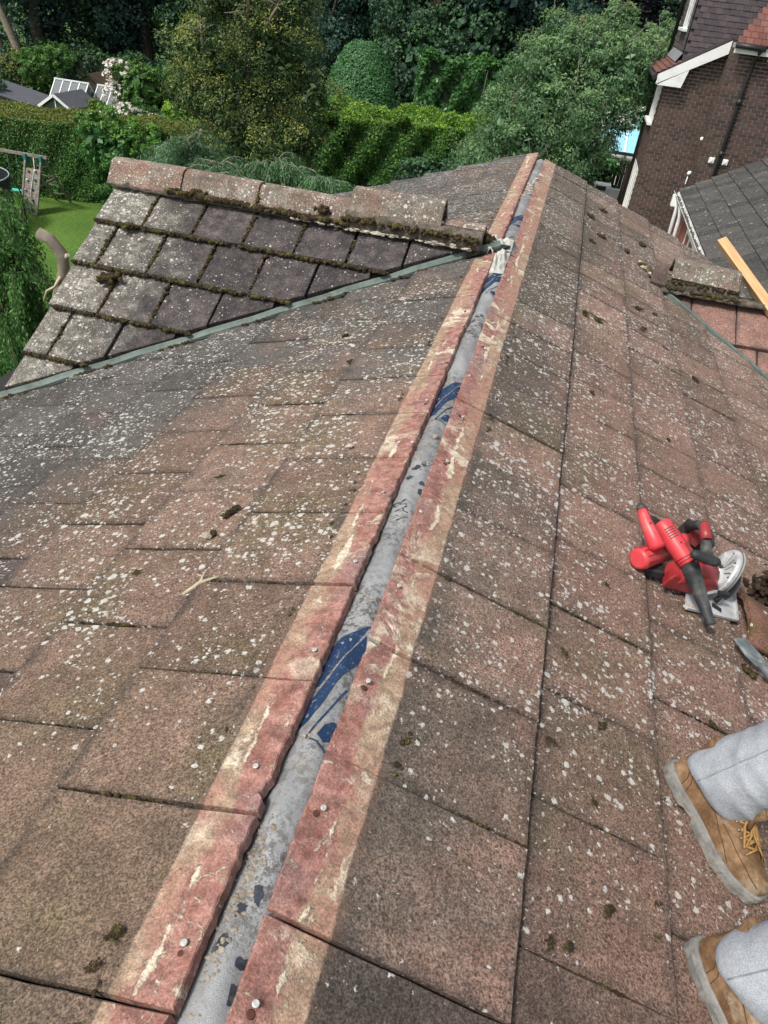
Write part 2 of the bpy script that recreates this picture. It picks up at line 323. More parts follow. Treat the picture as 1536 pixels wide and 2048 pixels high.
def tile_solid(poly, th, jit=0.0012, step=0.055, rag=None, rag_j=0.002):
    """flat tile from a 2-D outline (x down slope, y along), worn rounded arris, real thickness"""
    if sum(poly[i][0]*poly[(i+1) % len(poly)][1] - poly[(i+1) % len(poly)][0]*poly[i][1] for i in range(len(poly))) < 0: poly = poly[::-1]
    pts = []
    for i in range(len(poly)):
        p, q = Vector(poly[i]), Vector(poly[(i+1) % len(poly)]); L = (q - p).length
        st = step; j = jit
        if rag and abs(p[0] - rag) < 1e-4 and abs(q[0] - rag) < 1e-4: st = 0.011; j = rag_j
        n = max(1, int(L / st)); nrm = Vector((q.y - p.y, p.x - q.x)).normalized() if L > 1e-6 else Vector((0, 0))
        drift = 0.0
        for k in range(n):
            if k and st < 0.02:
                drift = max(0.0, drift - 0.003)
                if random.random() < 0.05: drift = random.uniform(0.003, 0.0095) * (rag_j / 0.002)
            pts.append(p.lerp(q, k / n) - nrm * (abs(random.gauss(0, j)) + drift if k else 0.0))
    n = len(pts); c = sum(pts, Vector((0, 0))) / n
    ins = [q + (c - q).normalized() * 0.0028 for q in pts]
    vs = [(q.x, q.y, 0.0) for q in ins] + [(q.x, q.y, -0.0026 - random.uniform(0, 0.0012)) for q in pts] + [(q.x, q.y, -th) for q in pts]
    fs = [tuple(range(n))] + [(i + n, (i+1) % n + n, (i+1) % n, i) for i in range(n)] + [(i + 2*n, (i+1) % n + 2*n, (i+1) % n + n, i + n) for i in range(n)]
    me = bpy.data.meshes.new('roof_tile'); me.from_pydata(vs, [], fs); me.polygons.foreach_set('use_smooth', [False]*len(fs)); me.update(); return me
CAMP = Vector((0.2391, 0, 1.1082))
def on_screen(P, mar=60):
    d = P - CAMP; f = d.dot(cf)
    if f < 0.1: return False
    u = 768 + 1446.5 * d.dot(cr) / f; v = 1024 - 1446.5 * d.dot(cu) / f
    return -mar < u < 1536 + mar and -mar < v < 2048 + mar
JOINED = {}     # off-screen tiles, joined per slope
def lay(slope, part, mat, rows, t0s, w, clipper, first_top, tail0, variants, th, ragged=False, vis=True, joint=0.0035):
    for k in range(rows):
        tail = tail0 + slope.g * k; off = t0s[k % 2]
        length = (tail0 - first_top) if k == 0 else slope.g + 0.03
        for n in range(-30, 40):
            ta, tb = off + n * w, off + (n + 1) * w
            base = [(-length, ta + joint/2), (0.0, ta + joint/2), (0.0, tb - joint/2), (-length, tb - joint/2)]
            for poly in clipper(k, tail, [(p[0] + tail, p[1]) for p in base]):
                if len(poly) < 3 or area(poly) < 0.004: continue
                loc = [(p[0] - tail, p[1] - (ta + tb)/2) for p in poly]
                whole = abs(area(poly) - area(base)) < 1e-4
                m = slope.frame(tail, (ta + tb)/2)
                # each tile sits a little differently
                m = m @ Matrix.Translation((0, random.gauss(0, 0.0014), random.gauss(0, 0.0014))) @ Matrix.Rotation(random.gauss(0, 0.0035), 4, 'Z') @ Matrix.Rotation(random.gauss(0, 0.0022), 4, 'X') @ Matrix.Rotation(random.gauss(0, 0.002), 4, 'Y')
                key = (part.name, k == 0)
                if whole and not (ragged and k == 0):
                    pool = variants.setdefault(key, [])
                    if len(pool) < 6: pool.append(tile_solid(loc, th)); pool[-1].materials.append(mat)
                    me = random.choice(pool)
                else:
                    me = tile_solid(loc, th, rag=(-length if ragged and k == 0 else None), rag_j=(0.0021 if slope is SL else 0.0009)); me.materials.append(mat)
                ctr = m @ Vector((sum(q[0] for q in loc)/len(loc), sum(q[1] for q in loc)/len(loc), 0))
                if vis and on_screen(ctr): link('roof_tile', me, part, matrix=m)
                else: JOINED.setdefault(part.name, []).append((me, m, mat, part))
# valley lines (plan view): left gable meets the main slope, right gable meets the main slope
LV = ((-0.008, 4.071), (-2.26, 2.755)); RV = ((1.085, 5.234), (1.785, 4.723))
def half(p, q, keep):
    a, b = q[1] - p[1], p[0] - q[0]; c = a*p[0] + b*p[1]
    if a*keep[0] + b*keep[1] > c: a, b, c = -a, -b, -c
    return a, b, c
ca, cl = math.cos(aR), math.cos(aL)
def clip_right(k, tail, poly):      # slope (d,t): x = d*cos, y = t
    poly = clip(poly, 0, 1, 7.15 + 0.02 * k); poly = clip(poly, 0, -1, 0.6)
    if not poly: return []
    pw = [(p[0]*ca, p[1]) for p in poly]; cx = sum(p[0] for p in pw)/len(pw); cy = sum(p[1] for p in pw)/len(pw); ax_, ay = 0.955, 5.33
    if max(p[0] for p in pw) > ax_:
        near = clip(pw, *half(RV[0], RV[1], (0.3, 3.0))) if min(p[1] for p in pw) < ay else []
        fv = ((0.955, 5.33), (1.655, 5.99)); far = clip(pw, *half(fv[0], fv[1], (0.6, 7.0))) if max(p[1] for p in pw) > ay else []
        if near and far: near = clip(near, 0, 1, ay); far = clip(far, 0, -1, -ay)
        return [[(p[0]/ca, p[1]) for p in q] for q in (near, far) if len(q) > 2]
    return [poly]
def clip_left(k, tail, poly):       # al points to -Y on this slope: y = -t
    poly = clip(poly, 0, -1, 7.3); poly = clip(poly, 0, 1, 0.6)
    if not poly: return []
    pw = [(-p[0]*cl, -p[1]) for p in poly]; ay = 4.085
    res = []
    lo = min(p[1] for p in pw); hi = max(p[1] for p in pw)
    if lo < ay: q = clip(clip(pw, 0, 1, ay - 0.005), *half(LV[0], LV[1], (0.0, 1.0))); res.append(q)
    if hi > ay: q = clip(clip(pw, 0, -1, -ay - 0.005), *half((-0.008, 4.1), (-2.26, 5.4), (0.0, 7.0))); res.append(q)
    return [[(-p[0]/cl, -p[1]) for p in q] for q in res if len(q) > 2]
def sheet(name, pts, mat, parent, th=0.02):
    n = (Vector(pts[1]) - Vector(pts[0])).cross(Vector(pts[2]) - Vector(pts[0])).normalized()
    if n.z < 0: n = -n; pts = pts[::-1]
    m = MB(); k = len(pts); vs = [Vector(p) for p in pts] + [Vector(p) - n*th for p in pts]
    m.add(vs, [tuple(range(k)), tuple(reversed(range(k, 2*k)))] + [(i + k, (i+1) % k + k, (i+1) % k, i) for i in range(k)])
    return m.obj(name, mat, parent)
SR = Slope((0, 0, 0), (1, 0, 0), aR, TH, GA); SL = Slope((0, 0, 0), (-1, 0, 0), aL, TH, GA)
DROP = 0.062
def rp(x, y, z): return (x, y, z)
apR, apL = -DROP - 0.005, -DROP - 0.005
right_part = sheet('roof_slope', [(0.02, -0.55, -0.075), (0.02, 7.1, -0.075), (1.96, 7.1, -0.075 - 1.94*math.tan(aR)), (1.96, -0.55, -0.075 - 1.94*math.tan(aR))], M_DARK, home)
left_part = sheet('roof_slope', [(0.0, -0.55, -0.085), (0.0, 7.22, -0.085), (-2.75, 7.22, -0.085 - 2.75*math.tan(aL)), (-2.75, -0.55, -0.085 - 2.75*math.tan(aL))], M_DARK, home)
VAR = {}
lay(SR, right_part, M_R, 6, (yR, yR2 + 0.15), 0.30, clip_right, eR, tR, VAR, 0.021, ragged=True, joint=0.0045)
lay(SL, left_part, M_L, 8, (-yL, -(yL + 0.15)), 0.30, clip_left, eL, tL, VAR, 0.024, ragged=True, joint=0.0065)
# left cross gable: faces the camera, verge at x=-2.245
GP = R(31.2); GG = 0.306
T1 = Vector((0, 3.751, -0.146)); SG = Slope((0, 3.751, -0.146), (0, -1, 0), GP, 0.026, GG)      # t along +X
gable_part = sheet('roof_slope', [(-2.2, 4.08, 0.0), (0.05, 4.08, 0.0), (-0.3, 3.85, -0.14), (-2.2, 2.75, -0.805)], M_DARK, home)
def clip_gable(k, tail, poly):
    poly = clip(poly, 0, -1, 2.245)
    if not poly: return []
    pw = [(p[1], 3.751 - p[0]*math.cos(GP)) for p in poly]
    q = clip(pw, *half((LV[0][0], LV[0][1] + 0.008), (LV[1][0], LV[1][1] + 0.008), (-1.5, 5)))
    return [[((3.751 - p[1])/math.cos(GP), p[0]) for p in q]] if len(q) > 2 else []
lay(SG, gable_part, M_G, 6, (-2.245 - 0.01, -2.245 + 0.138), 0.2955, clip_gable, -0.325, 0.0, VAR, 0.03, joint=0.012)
SGB = Slope((0, 4.40, -0.146), (0, 1, 0), GP, 0.026, GG)
def clip_gback(k, tail, poly):
    poly = clip(poly, 0, 1, 2.245)
    if not poly: return []
    pw = [(-p[1], 4.40 + p[0]*math.cos(GP)) for p in poly]
    q = clip(pw, *half((0, 4.1), (-2.26, 5.4), (-2.0, 4.2)))
    return [[((p[1] - 4.40)/math.cos(GP), -p[0]) for p in q]] if len(q) > 2 else []
gback = sheet('roof_slope', [(-2.2, 4.08, 0.0), (0.05, 4.08, 0.0), (-0.3, 4.3, -0.14), (-2.2, 5.35, -0.8)], M_DARK, home)
lay(SGB, gback, M_G, 5, (2.245 + 0.01, 2.245 - 0.138), 0.2955, clip_gback, -0.325, 0.0, VAR, 0.03, vis=False)
# right cross gable
SP = R(28.3)
SS = Slope((0, 5.30, -0.39), (0, -1, 0), SP + 0.03, 0.026, GG)
side_part = sheet('roof_slope', [(0.95, 5.36, -0.42), (3.0, 5.36, -0.42), (3.0, 4.3, -1.02), (1.95, 4.55, -0.88), (1.1, 5.15, -0.55)], M_DARK, home)
def clip_side(k, tail, poly):
    poly = clip(poly, 0, 1, 3.0)
    if not poly: return []
    pw = [(p[1], 5.30 - p[0]*math.cos(SS.a)) for p in poly]
    q = clip(pw, *half((RV[0][0], RV[0][1] - 0.03), (RV[1][0], RV[1][1] - 0.03), (2.5, 6)))
    return [[((5.30 - p[1])/math.cos(SS.a), p[0]) for p in q]] if len(q) > 2 else []
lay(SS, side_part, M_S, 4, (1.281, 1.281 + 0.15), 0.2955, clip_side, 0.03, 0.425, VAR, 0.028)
SSB = Slope((0, 5.36, -0.39), (0, 1, 0), SP + 0.03, 0.026, GG)
sback = sheet('roof_slope', [(0.95, 5.36, -0.42), (3.0, 5.36, -0.42), (3.0, 6.6, -1.1), (1.65, 6.0, -0.78)], M_DARK, home)
def clip_sback(k, tail, poly):
    poly = clip(poly, 0, -1, 3.0)
    if not poly: return []
    pw = [(-p[1], 5.36 + p[0]*math.cos(SSB.a)) for p in poly]
    q = clip(pw, *half((0.955, 5.33), (1.655, 5.99), (3, 5.5)))
    return [[((p[1] - 5.36)/math.cos(SSB.a), -p[0]) for p in q]] if len(q) > 2 else []
lay(SSB, sback, M_S, 4, (-1.281, -1.281 + 0.15), 0.2955, clip_sback, 0.03, 0.425, VAR, 0.028, vis=False)
for key, lst in JOINED.items():
    bm = bmesh.new()
    for me, m, mat, part in lst:
        t = me.copy(); t.transform(m); bm.from_mesh(t); bpy.data.meshes.remove(t)
    me = bpy.data.meshes.new('roof_tiles'); bm.to_mesh(me); bm.free(); me.materials.append(lst[0][2])
    link('hidden_roof_tiles', me, lst[0][3], kind='stuff')

# ridge opening: vapour membrane with its print
def mem_z(x, y): 
    b = math.exp(-((y - 4.22) / 0.13) ** 2)
    return -0.048 - 0.030 * ((x - 0.022) / 0.05) ** 2 + 0.004 * math.sin(y * 7.0 + 1) + 0.0022 * math.sin(y * 31 + x * 90) + b * 0.03
nxm, nym = 15, 420; mx = np.linspace(-0.075, 0.115, nxm); my = np.linspace(-0.5, 7.06, nym); V = [(x, y, mem_z(x, y)) for y in my for x in mx]
idx = np.arange(nxm * nym).reshape(nym, nxm); F = np.stack([idx[:-1, :-1], idx[:-1, 1:], idx[1:, 1:], idx[1:, :-1]], -1).reshape(-1, 4)
g = NT('membrane_grey'); p = g.pos(); c = g.mix(g.ramp(g.noise(p, 6, 5), 0.35, 0.65), (0.225, 0.23, 0.235), (0.32, 0.325, 0.328))
dirtm = g.ma('MULTIPLY', g.ramp(g.noise(p, 55, 6, 0.75), 0.47, 0.57), g.ramp(g.noise(p, 1.6, 3), 0.38, 0.58)); c = g.mix(g.ma('MULTIPLY', dirtm, 0.85), c, (0.075, 0.07, 0.06))
c = g.mix(g.ma('MULTIPLY', g.ramp(g.noise(p, 9, 5, 0.7), 0.56, 0.68), 0.55), c, (0.3, 0.26, 0.2))
spm = g.ma('MULTIPLY', g.ramp(g.noise(p, 190, 3, 0.7), 0.56, 0.62), g.ramp(g.noise(p, 3.3, 4), 0.4, 0.58)); c = g.mix(g.ma('MULTIPLY', spm, 0.8), c, (0.09, 0.075, 0.06)); g.bump(g.ma('ADD', g.noise(p, 500, 2), g.ma('MULTIPLY', g.noise(p, 26, 4), 2.0)), 0.4, 0.004); M_MEM = g.out(c, 0.42); g.b.inputs['Specular IOR Level'].default_value = 0.5
mem = link('roofing_membrane', npmesh('membrane', V, F, True), home, M_MEM)
g = NT('print_blue'); p = g.pos(); c = g.mix(g.ramp(g.noise(p, 90, 5, 0.7), 0.55, 0.68), (0.014, 0.034, 0.085), (0.09, 0.12, 0.16)); M_INK = g.out(c, 0.5)
M_INKD = simple('print_dark', (0.034, 0.038, 0.05), 0.5, 0.4, 60, dirt=(0.16, 0.155, 0.145), dsc=45)
def print_shapes(name, polys, mat, parent=mem):
    bm = bmesh.new()
    for poly in polys:
        vs = [bm.verts.new((q[0], q[1], 0)) for q in poly]
        try: bm.faces.new(vs)
        except ValueError: pass
    bmesh.ops.triangulate(bm, faces=bm.faces[:])
    for _ in range(3): bmesh.ops.subdivide_edges(bm, edges=[e for e in bm.edges if e.calc_length() > 0.012], cuts=1)
    bmesh.ops.triangulate(bm, faces=bm.faces[:])
    for v in bm.verts: v.co.z = mem_z(v.co.x, v.co.y) + 0.0012
    bmesh.ops.recalc_face_normals(bm, faces=bm.faces[:])
    for f in bm.faces:
        if f.normal.z < 0: f.normal_flip()
    me = bpy.data.meshes.new(name); bm.to_mesh(me); bm.free(); return link(name, me, parent, mat)
E1 = [(0.050,1.125),(0.027,1.099),(-0.003,1.064),(-0.025,1.02),(-0.03,0.93),(-0.008,0.928),(0.003,0.966),(0.012,0.997),(0.028,1.042)]
E2 = [(0.048,1.093),(0.033,1.049),(0.015,0.987),(-0.007,0.906),(-0.03,0.86),(-0.03,0.80),(-0.002,0.839),(0.011,0.878),(0.026,0.949),(0.040,0.981),(0.055,1.019),(0.057,1.057)]
def stroke(pts, w):
    L, Rr = [], []
    for i, q in enumerate(pts):
        a = Vector(pts[max(i-1, 0)]); b = Vector(pts[min(i+1, len(pts)-1)]); d = (b - a).normalized(); n = Vector((-d.y, d.x)) * w
        L.append((q[0] + n.x, q[1] + n.y)); Rr.append((q[0] - n.x, q[1] - n.y))
    return L + Rr[::-1]
E3 = stroke([(0.05,0.935),(0.030,0.875),(0.007,0.801)], 0.0018); E3b = stroke([(0.007,0.801),(0.03,0.799),(0.05,0.788)], 0.0018)
E4 = [(0.025,0.814),(0.032,0.84),(0.046,0.855),(0.06,0.853),(0.06,0.82),(0.041,0.804)]
for dy in (0, 1.305, 2.61, 3.9):
    print_shapes('printed_emblem', [[(a, b + dy) for a, b in q] for q in (E1, E2, E3, E3b, E4)], M_INK)
def blob(cx, cy, rx, ry, a=0.0):
    jx = [random.uniform(0.5, 1.15) for _ in range(14)]; T14 = [2*math.pi*k/14 for k in range(14)]; rj = dict(zip(T14, jx)); rx, ry = rx*0.85, ry*0.8
    return [(cx + rj[t]*rx*math.cos(t)*math.cos(a) - rj[t]*ry*math.sin(t)*math.sin(a), cy + rj[t]*rx*math.cos(t)*math.sin(a) + rj[t]*ry*math.sin(t)*math.cos(a)) for t in T14]
for dy in (-1.305, 0, 1.305, 2.61):
    for bl in (blob(0.03, 1.815 + dy, 0.012, 0.022, 0.3), blob(0.012, 1.79 + dy, 0.014, 0.018, -0.4), blob(0.002, 1.735 + dy, 0.013, 0.02, -0.5), blob(0.044, 1.72 + dy, 0.016, 0.012, 0.4), blob(0.047, 1.68 + dy, 0.01, 0.022, 0.2)): print_shapes('printed_petal', [bl], M_INKD)
def lettering(txt, x0, y0, size, rot, dys, name='printed_lettering'):
    cu_ = bpy.data.curves.new('txt', 'FONT'); cu_.body = txt; cu_.size = size; t = bpy.data.objects.new('txt', cu_); COL.objects.link(t)
    bpy.context.view_layer.update(); me0 = bpy.data.meshes.new_from_object(t); bpy.data.objects.remove(t)
    for dy in dys:
        me = me0.copy(); bm = bmesh.new(); bm.from_mesh(me); bmesh.ops.triangulate(bm, faces=bm.faces[:])
        for v in bm.verts:
            a, b = v.co.x, v.co.y; x = x0 + a*math.cos(rot) - b*math.sin(rot); y = y0 + dy + a*math.sin(rot) + b*math.cos(rot)
            v.co = (x, y, mem_z(x, y) + 0.0013)
        bm.to_mesh(me); bm.free(); link(name, me, mem, M_INKD)
lettering('VAR', 0.046, 1.535, 0.05, R(108), (-1.305, 0, 1.305, 2.61))

# galvanised nails, one in each tile beside the gap
M_NAIL = simple('nail_zinc', (0.5, 0.49, 0.46), 0.45, 0.3, 200, metal=0.3); M_RUST = simple('nail_hole_rust', (0.09, 0.035, 0.025), 0.95, 0.4, 120)
nm = MB(); nm.tube([(0,0,-0.006),(0,0,0.005)], 0.0022, 8); nm.tube([(0,0,0.005),(0,0,0.0063),(0,0,0.0072)], [0.0056, 0.0058, 0.0045], 12); NAIL = nm.mesh('nail'); NAIL.materials.append(M_NAIL)
hm = MB(); hm.tube([(0,0,-0.001),(0,0,0.0009)], [0.007, 0.005], 9); HOLE = hm.mesh('nail_hole'); HOLE.materials.append(M_RUST)
for sl, part, first, off, dd, hole in ((SR, right_part, 0.384, 0.30, 0.1, (-0.012, -0.01)), (SL, left_part, 0.412, 0.298, 0.052, (0.012, 0.01))):
    for k in range(22):
        y = first + off * k + random.gauss(0, 0.008)
        if abs(y - 4.15) < 0.2: continue
        d = dd + random.gauss(0, 0.006); t = y if sl is SR else -y
        hgt = -TH * ((tR if sl is SR else tL) - d) / GA + 0.0012
        m = sl.frame(d, t); m.translation = sl.pt(d, t, hgt); m = m @ Matrix.Rotation(random.gauss(0, 0.18), 4, 'X') @ Matrix.Rotation(random.gauss(0, 0.18), 4, 'Y')
        link('nail', NAIL, part, matrix=m)
        if random.random() < 0.7:
            m2 = sl.frame(d, t); m2.translation = sl.pt(d + random.gauss(-0.004, 0.006), t + random.choice((-1, 1)) * random.uniform(0.011, 0.017), hgt - 0.0012); link('nail_hole', HOLE, part, matrix=m2)
# crumbs of mortar in the gap, rubble further up, torn membrane
cs, rs = [], []
for k in range(330):
    y = random.choice((random.gauss(0.5, 0.06), random.gauss(0.46, 0.05), random.gauss(0.55, 0.05), random.gauss(0.5, 0.08), random.uniform(0.35, 2.2), random.gauss(1.88, 0.05))); x = random.gauss(0.004, 0.009) if y < 1 else random.uniform(-0.02, 0.06)
    r = abs(random.gauss(0.0, 0.0019)) + 0.0007; cs.append((x, y, mem_z(x, y) + r*0.2)); rs.append((r*1.4, r*random.uniform(0.6, 1.2), r*0.45))
cs.append((0.033, 1.98, mem_z(0.033, 1.98) + 0.006)); rs.append((0.008, 0.011, 0.007))
v, f = lumps(cs, rs, 0.35); link('mortar_crumbs', npmesh('crumbs', v, f), home, simple('crumb_mortar', (0.26, 0.22, 0.17), 0.95, 0.45, 60), kind='stuff')
cs, rs = [], []
for k in range(105):
    y = random.gauss(5.8, 0.22) if k < 60 else random.gauss(4.12, 0.06); x = random.uniform(-0.03, 0.07) if k < 60 else random.uniform(-0.17, -0.04)
    r = random.uniform(0.004, 0.013); cs.append((x, y, (mem_z(x, y) if k < 60 else -0.02) + r*0.3)); rs.append((r*1.4, r, r*0.6))
v, f = lumps(cs, rs, 0.3); link('mortar_rubble', npmesh('rubble', v, f), home, M_MORTL, kind='stuff')
cs, rs = [], []
for k in range(60):
    x = random.uniform(-0.26, -0.05); y = random.gauss(4.13, 0.05); r = random.uniform(0.006, 0.022); cs.append((x, y, -0.03 + random.uniform(0, 0.06))); rs.append((r*1.3, r, r))
v, f = lumps(cs, rs, 0.4); link('junction_moss', npmesh('junction', v, f), home, M_MOSS, kind='stuff')
# crumpled torn flap of membrane at the junction with the left gable
nu, nv = 26, 44; V = []
for j in range(nv):
    for i in range(nu):
        a = i/(nu-1); b = j/(nv-1); x = -0.10 + 0.155*a + 0.03*math.sin(b*6)*(1-a); y = 3.72 + 0.62*b + 0.02*math.sin(a*7)
        env = math.sin(math.pi*b)**0.7 * (0.35 + 0.65*math.sin(math.pi*min(1, a*1.1)))
        z = mem_z(min(max(x, -0.03), 0.07), y) + 0.004 + env*(0.03 + 0.018*math.sin(a*13 + b*9) + 0.017*math.sin(b*23 - a*11) + 0.01*math.sin(a*31 + b*17))
        if x < -0.04: z += 0.02*b
        V.append((x, y, z))
idx = np.arange(nu*nv).reshape(nv, nu); F = np.stack([idx[:-1, :-1], idx[:-1, 1:], idx[1:, 1:], idx[1:, :-1]], -1).reshape(-1, 4)
keep = [f for f in F.tolist() if not (V[f[0]][0] < -0.02 and V[f[0]][1] < 4.0 - 0.0) and not (V[f[0]][0] < -0.045 and V[f[0]][1] > 4.28)]
o = link('torn_membrane', npmesh('torn', V, np.array(keep), True), home, simple('membrane_pale', (0.46, 0.46, 0.42), 0.65, 0.25, 25, dirt=(0.3, 0.27, 0.2), dsc=20))
# ------------------------------------------------------------------ valley gutters
def valley(pts, w, mat):
    m = MB(); rings = []
    for q in pts:
        q = Vector(q); rings.append([q + Vector((dx, dy, dz)) for dx, dy, dz in w])
    m.loft(rings, True, False); return m.obj('valley_gutter', mat, home)
lvz = lambda q: (q[0], q[1], -abs(q[0]) * math.tan(aL))
pts = []
for k in range(25):
    t = k/24; x = LV[0][0] + (LV[1][0] - 0.25 - LV[0][0]) * t; y = LV[0][1] + (LV[1][1] - 0.146 - LV[0][1]) * t; pts.append((x, y, -abs(x) * math.tan(aL) + 0.004 + 0.003*math.sin(k*2.1)))
nrm = Vector((0.505, -0.863, 0))
valley(pts, [(nrm.x*a, nrm.y*a, b) for a, b in ((0.012, -0.04), (0.012, -0.002), (0.0, 0.007), (-0.008, 0.016), (-0.013, 0.018), (-0.017, 0.014), (-0.024, -0.03), (-0.06, -0.06), (-0.06, -0.085), (0.012, -0.085))], M_GRP)
pts = []
for k in range(20):
    t = k/19 * 1.5; x = RV[0][0] + (RV[1][0] - RV[0][0]) * t - 0.02; y = RV[0][1] + (RV[1][1] - RV[0][1]) * t; pts.append((x, y, -x * math.tan(aR) + 0.002))
nr = Vector((0.59, 0.81, 0))
valley(pts, [(nr.x*a, nr.y*a, b) for a, b in ((-0.01, -0.05), (-0.01, 0.004), (0.0, 0.008), (0.014, 0.006), (0.018, -0.03), (0.05, -0.045), (0.06, -0.03), (0.06, -0.07), (-0.01, -0.08))], M_GRP)
# ------------------------------------------------------------------ ridge tiles and mortar bedding of the two cross gables
def ridge_tile(x0, x1, y, z, hw=0.122, h=0.118, th=0.018, mat=M_RT, tilt=0.0, flat=0.045):
    m = MB(); rings = []; n = 9; segs = 7
    prof = [(-hw, -h), (-hw*0.70, -h*0.56), (-flat*1.1, -h*0.10), (-flat*0.55, -h*0.015), (0, 0), (flat*0.55, -h*0.015), (flat*1.1, -h*0.10), (hw*0.70, -h*0.56), (hw, -h)]
    for k in range(segs + 1):
        x = x0 + (x1 - x0) * k/segs; ring = []
        for (a, b) in prof: ring.append(Vector((x, y + a + random.gauss(0, 0.0006), z + b + tilt*(k/segs - 0.5) + random.gauss(0, 0.0006))))
        for (a, b) in reversed(prof): ring.append(Vector((x, y + a*(1 - th/hw), z + b - th + tilt*(k/segs - 0.5))))
        rings.append(ring)
    m.loft(rings, True, False); o = m.obj('ridge_tile', mat, home); 
    bv = o.modifiers.new('bevel', 'BEVEL'); bv.width = 0.004; bv.segments = 2; bv.limit_method = 'ANGLE'; bv.angle_limit = R(35); return o
xj = [-2.285, -1.83, -1.375, -0.845]
for a, b in zip(xj[:-1], xj[1:]): ridge_tile(a + 0.004, b - 0.004, 4.085, 0.108 + random.gauss(0, 0.003), tilt=random.gauss(0, 0.004))
ridge_tile(-0.848, -0.335, 4.11, 0.165, tilt=0.004)
ridge_tile(-0.33, -0.10, 4.10, 0.075, hw=0.11, h=0.1)
def bed(x0, x1, y0, z0, y1, z1, n=40, mat=M_MORT):
    m = MB(); rings = []
    for k in range(n + 1):
        x = x0 + (x1 - x0)*k/n; q = lambda s: random.gauss(0, s)
        rings.append([Vector((x, y0 + q(0.004), z0 + q(0.004))), Vector((x, (y0+y1)/2 + 0.01 + q(0.005), (z0+z1)/2 + 0.012 + q(0.005))), Vector((x, y1 + q(0.004), z1 + q(0.004))), Vector((x, y1 + 0.06, z1)), Vector((x, y0 + 0.08, z0 - 0.03))])
    m.loft(rings, True, True); return m.obj('mortar_bed', mat, home)
bed(-2.25, -0.84, 3.955, -0.018, 3.985, 0.012); bed(-0.86, -0.1, 3.94, -0.02, 3.99, 0.06, 50)
cs, rs = [], []
for k in range(95):
    x = random.uniform(-1.15, -0.14); r = random.uniform(0.004, 0.011); cs.append((x, 3.94 + random.gauss(0, 0.006), -0.017 + random.gauss(0, 0.004))); rs.append((r*2.2, r, r*0.7))
v, f = lumps(cs, rs, 0.3); link('mortar_flecks', npmesh('flecks', v, f), home, M_MORTL, kind='stuff')
# right gable: one ridge tile left on its mossy bed
rtr = ridge_tile(1.10, 1.545, 5.345, -0.245, hw=0.115, h=0.1, tilt=-0.018)
bed(1.07, 1.56, 5.21, -0.405, 5.25, -0.335, 40); bed(1.05, 3.0, 5.18, -0.425, 5.21, -0.40, 70, M_MORT)
fm = MB(); fm.add([(0.965, 5.2, -0.375), (1.075, 5.2, -0.385), (1.09, 5.42, -0.30), (1.0, 5.42, -0.33)], [(0, 1, 2, 3)]); fo = fm.obj('ridge_tile', M_S, home); sm = fo.modifiers.new('s', 'SOLIDIFY'); sm.thickness = 0.02
cs, rs = [], []
for k in range(40): 
    t = random.random(); cs.append((0.90 + 0.13*t + random.gauss(0, 0.01), 5.55 - 0.3*t + random.gauss(0, 0.015), -(0.90 + 0.13*t)*math.tan(aR) + 0.012)); r = random.uniform(0.008, 0.02); rs.append((r*1.3, r, r*0.7))
v, f = lumps(cs[:22], rs[:22], 0.35); link('junction_moss', npmesh('jm', v, f), home, M_MOSS, kind='stuff')
v, f = lumps(cs[22:], rs[22:], 0.35); link('mortar_rubble', npmesh('jr', v, f), home, M_MORTL, kind='stuff')
# moss in the joints of the left gable: thick cushions along the tails and the side joints
cs, rs = [], []
def mossline(p, q, n, r0, r1, spread, gap=0.25):
    p, q = Vector(p), Vector(q); ph = random.uniform(0, 9)
    for k in range(n):
        t = random.random()
        if math.sin(t * 17 + ph) + math.sin(t*41 + 2*ph) < -0.9 + gap*2 - 0.5 and random.random() < 0.75: continue
        c = p.lerp(q, t) + Vector((random.gauss(0, spread), random.gauss(0, spread), random.gauss(0, spread*0.4))); r = random.uniform(r0, r1)
        cs.append(c); rs.append((r, r, r*0.75))
for k in range(4):
    tail = GG * k; y, z = (SG.pt(tail, 0, -0.012)).y, (SG.pt(tail, 0, -0.012)).z
    xe = LV[0][0] + (y - LV[0][1]) / (LV[1][1] - LV[0][1]) * (LV[1][0] - LV[0][0])
    L = (xe + 0.02) + 2.24
    mossline((-2.24, y - 0.006, z), (xe, y - 0.006, z), int(360 * L), 0.005, 0.0145, 0.006, 0.12)
    for n in range(-1, 8):
        xx = (-2.255 if k % 2 == 0 else -2.107) + 0.2955*n
        for (kk, xo) in ((k, xx),):
            if -2.2 < xo < xe - 0.1:
                a = SG.pt(tail - GG + 0.03, xo, -0.012); b = SG.pt(tail - 0.01, xo, -0.006)
                amt = 46 if xo < -0.9 else 14
                mossline(a, b, amt if k < 3 else amt//2, 0.004, 0.0125, 0.004, 0.1)
mossline((-1.9, 3.96, 0.01), (-0.85, 3.95, 0.0), 330, 0.008, 0.02, 0.009, 0.0)
mossline((-0.86, 3.95, 0.03), (-0.12, 3.96, 0.03), 260, 0.006, 0.016, 0.016, 0.0)
for xx in (-1.83, -1.375): mossline((xx, 3.97, 0.0), (xx, 4.075, 0.105), 60, 0.006, 0.014, 0.006, -0.3)
for c0, n, sp in (((-1.98, 3.41, -0.335), 46, 0.028), ((-1.72, 3.99, 0.02), 30, 0.02), ((-0.99, 3.985, 0.045), 40, 0.025), ((-2.02, 3.73, -0.15), 26, 0.018), ((-1.0, 3.05, -0.5), 30, 0.03), ((-0.6, 3.3, -0.32), 20, 0.02)):
    for k in range(n): cs.append(Vector(c0) + Vector((random.gauss(0, sp), random.gauss(0, sp*0.8), random.gauss(0, sp*0.3)))); r = random.uniform(0.008, 0.018); rs.append((r, r, r))
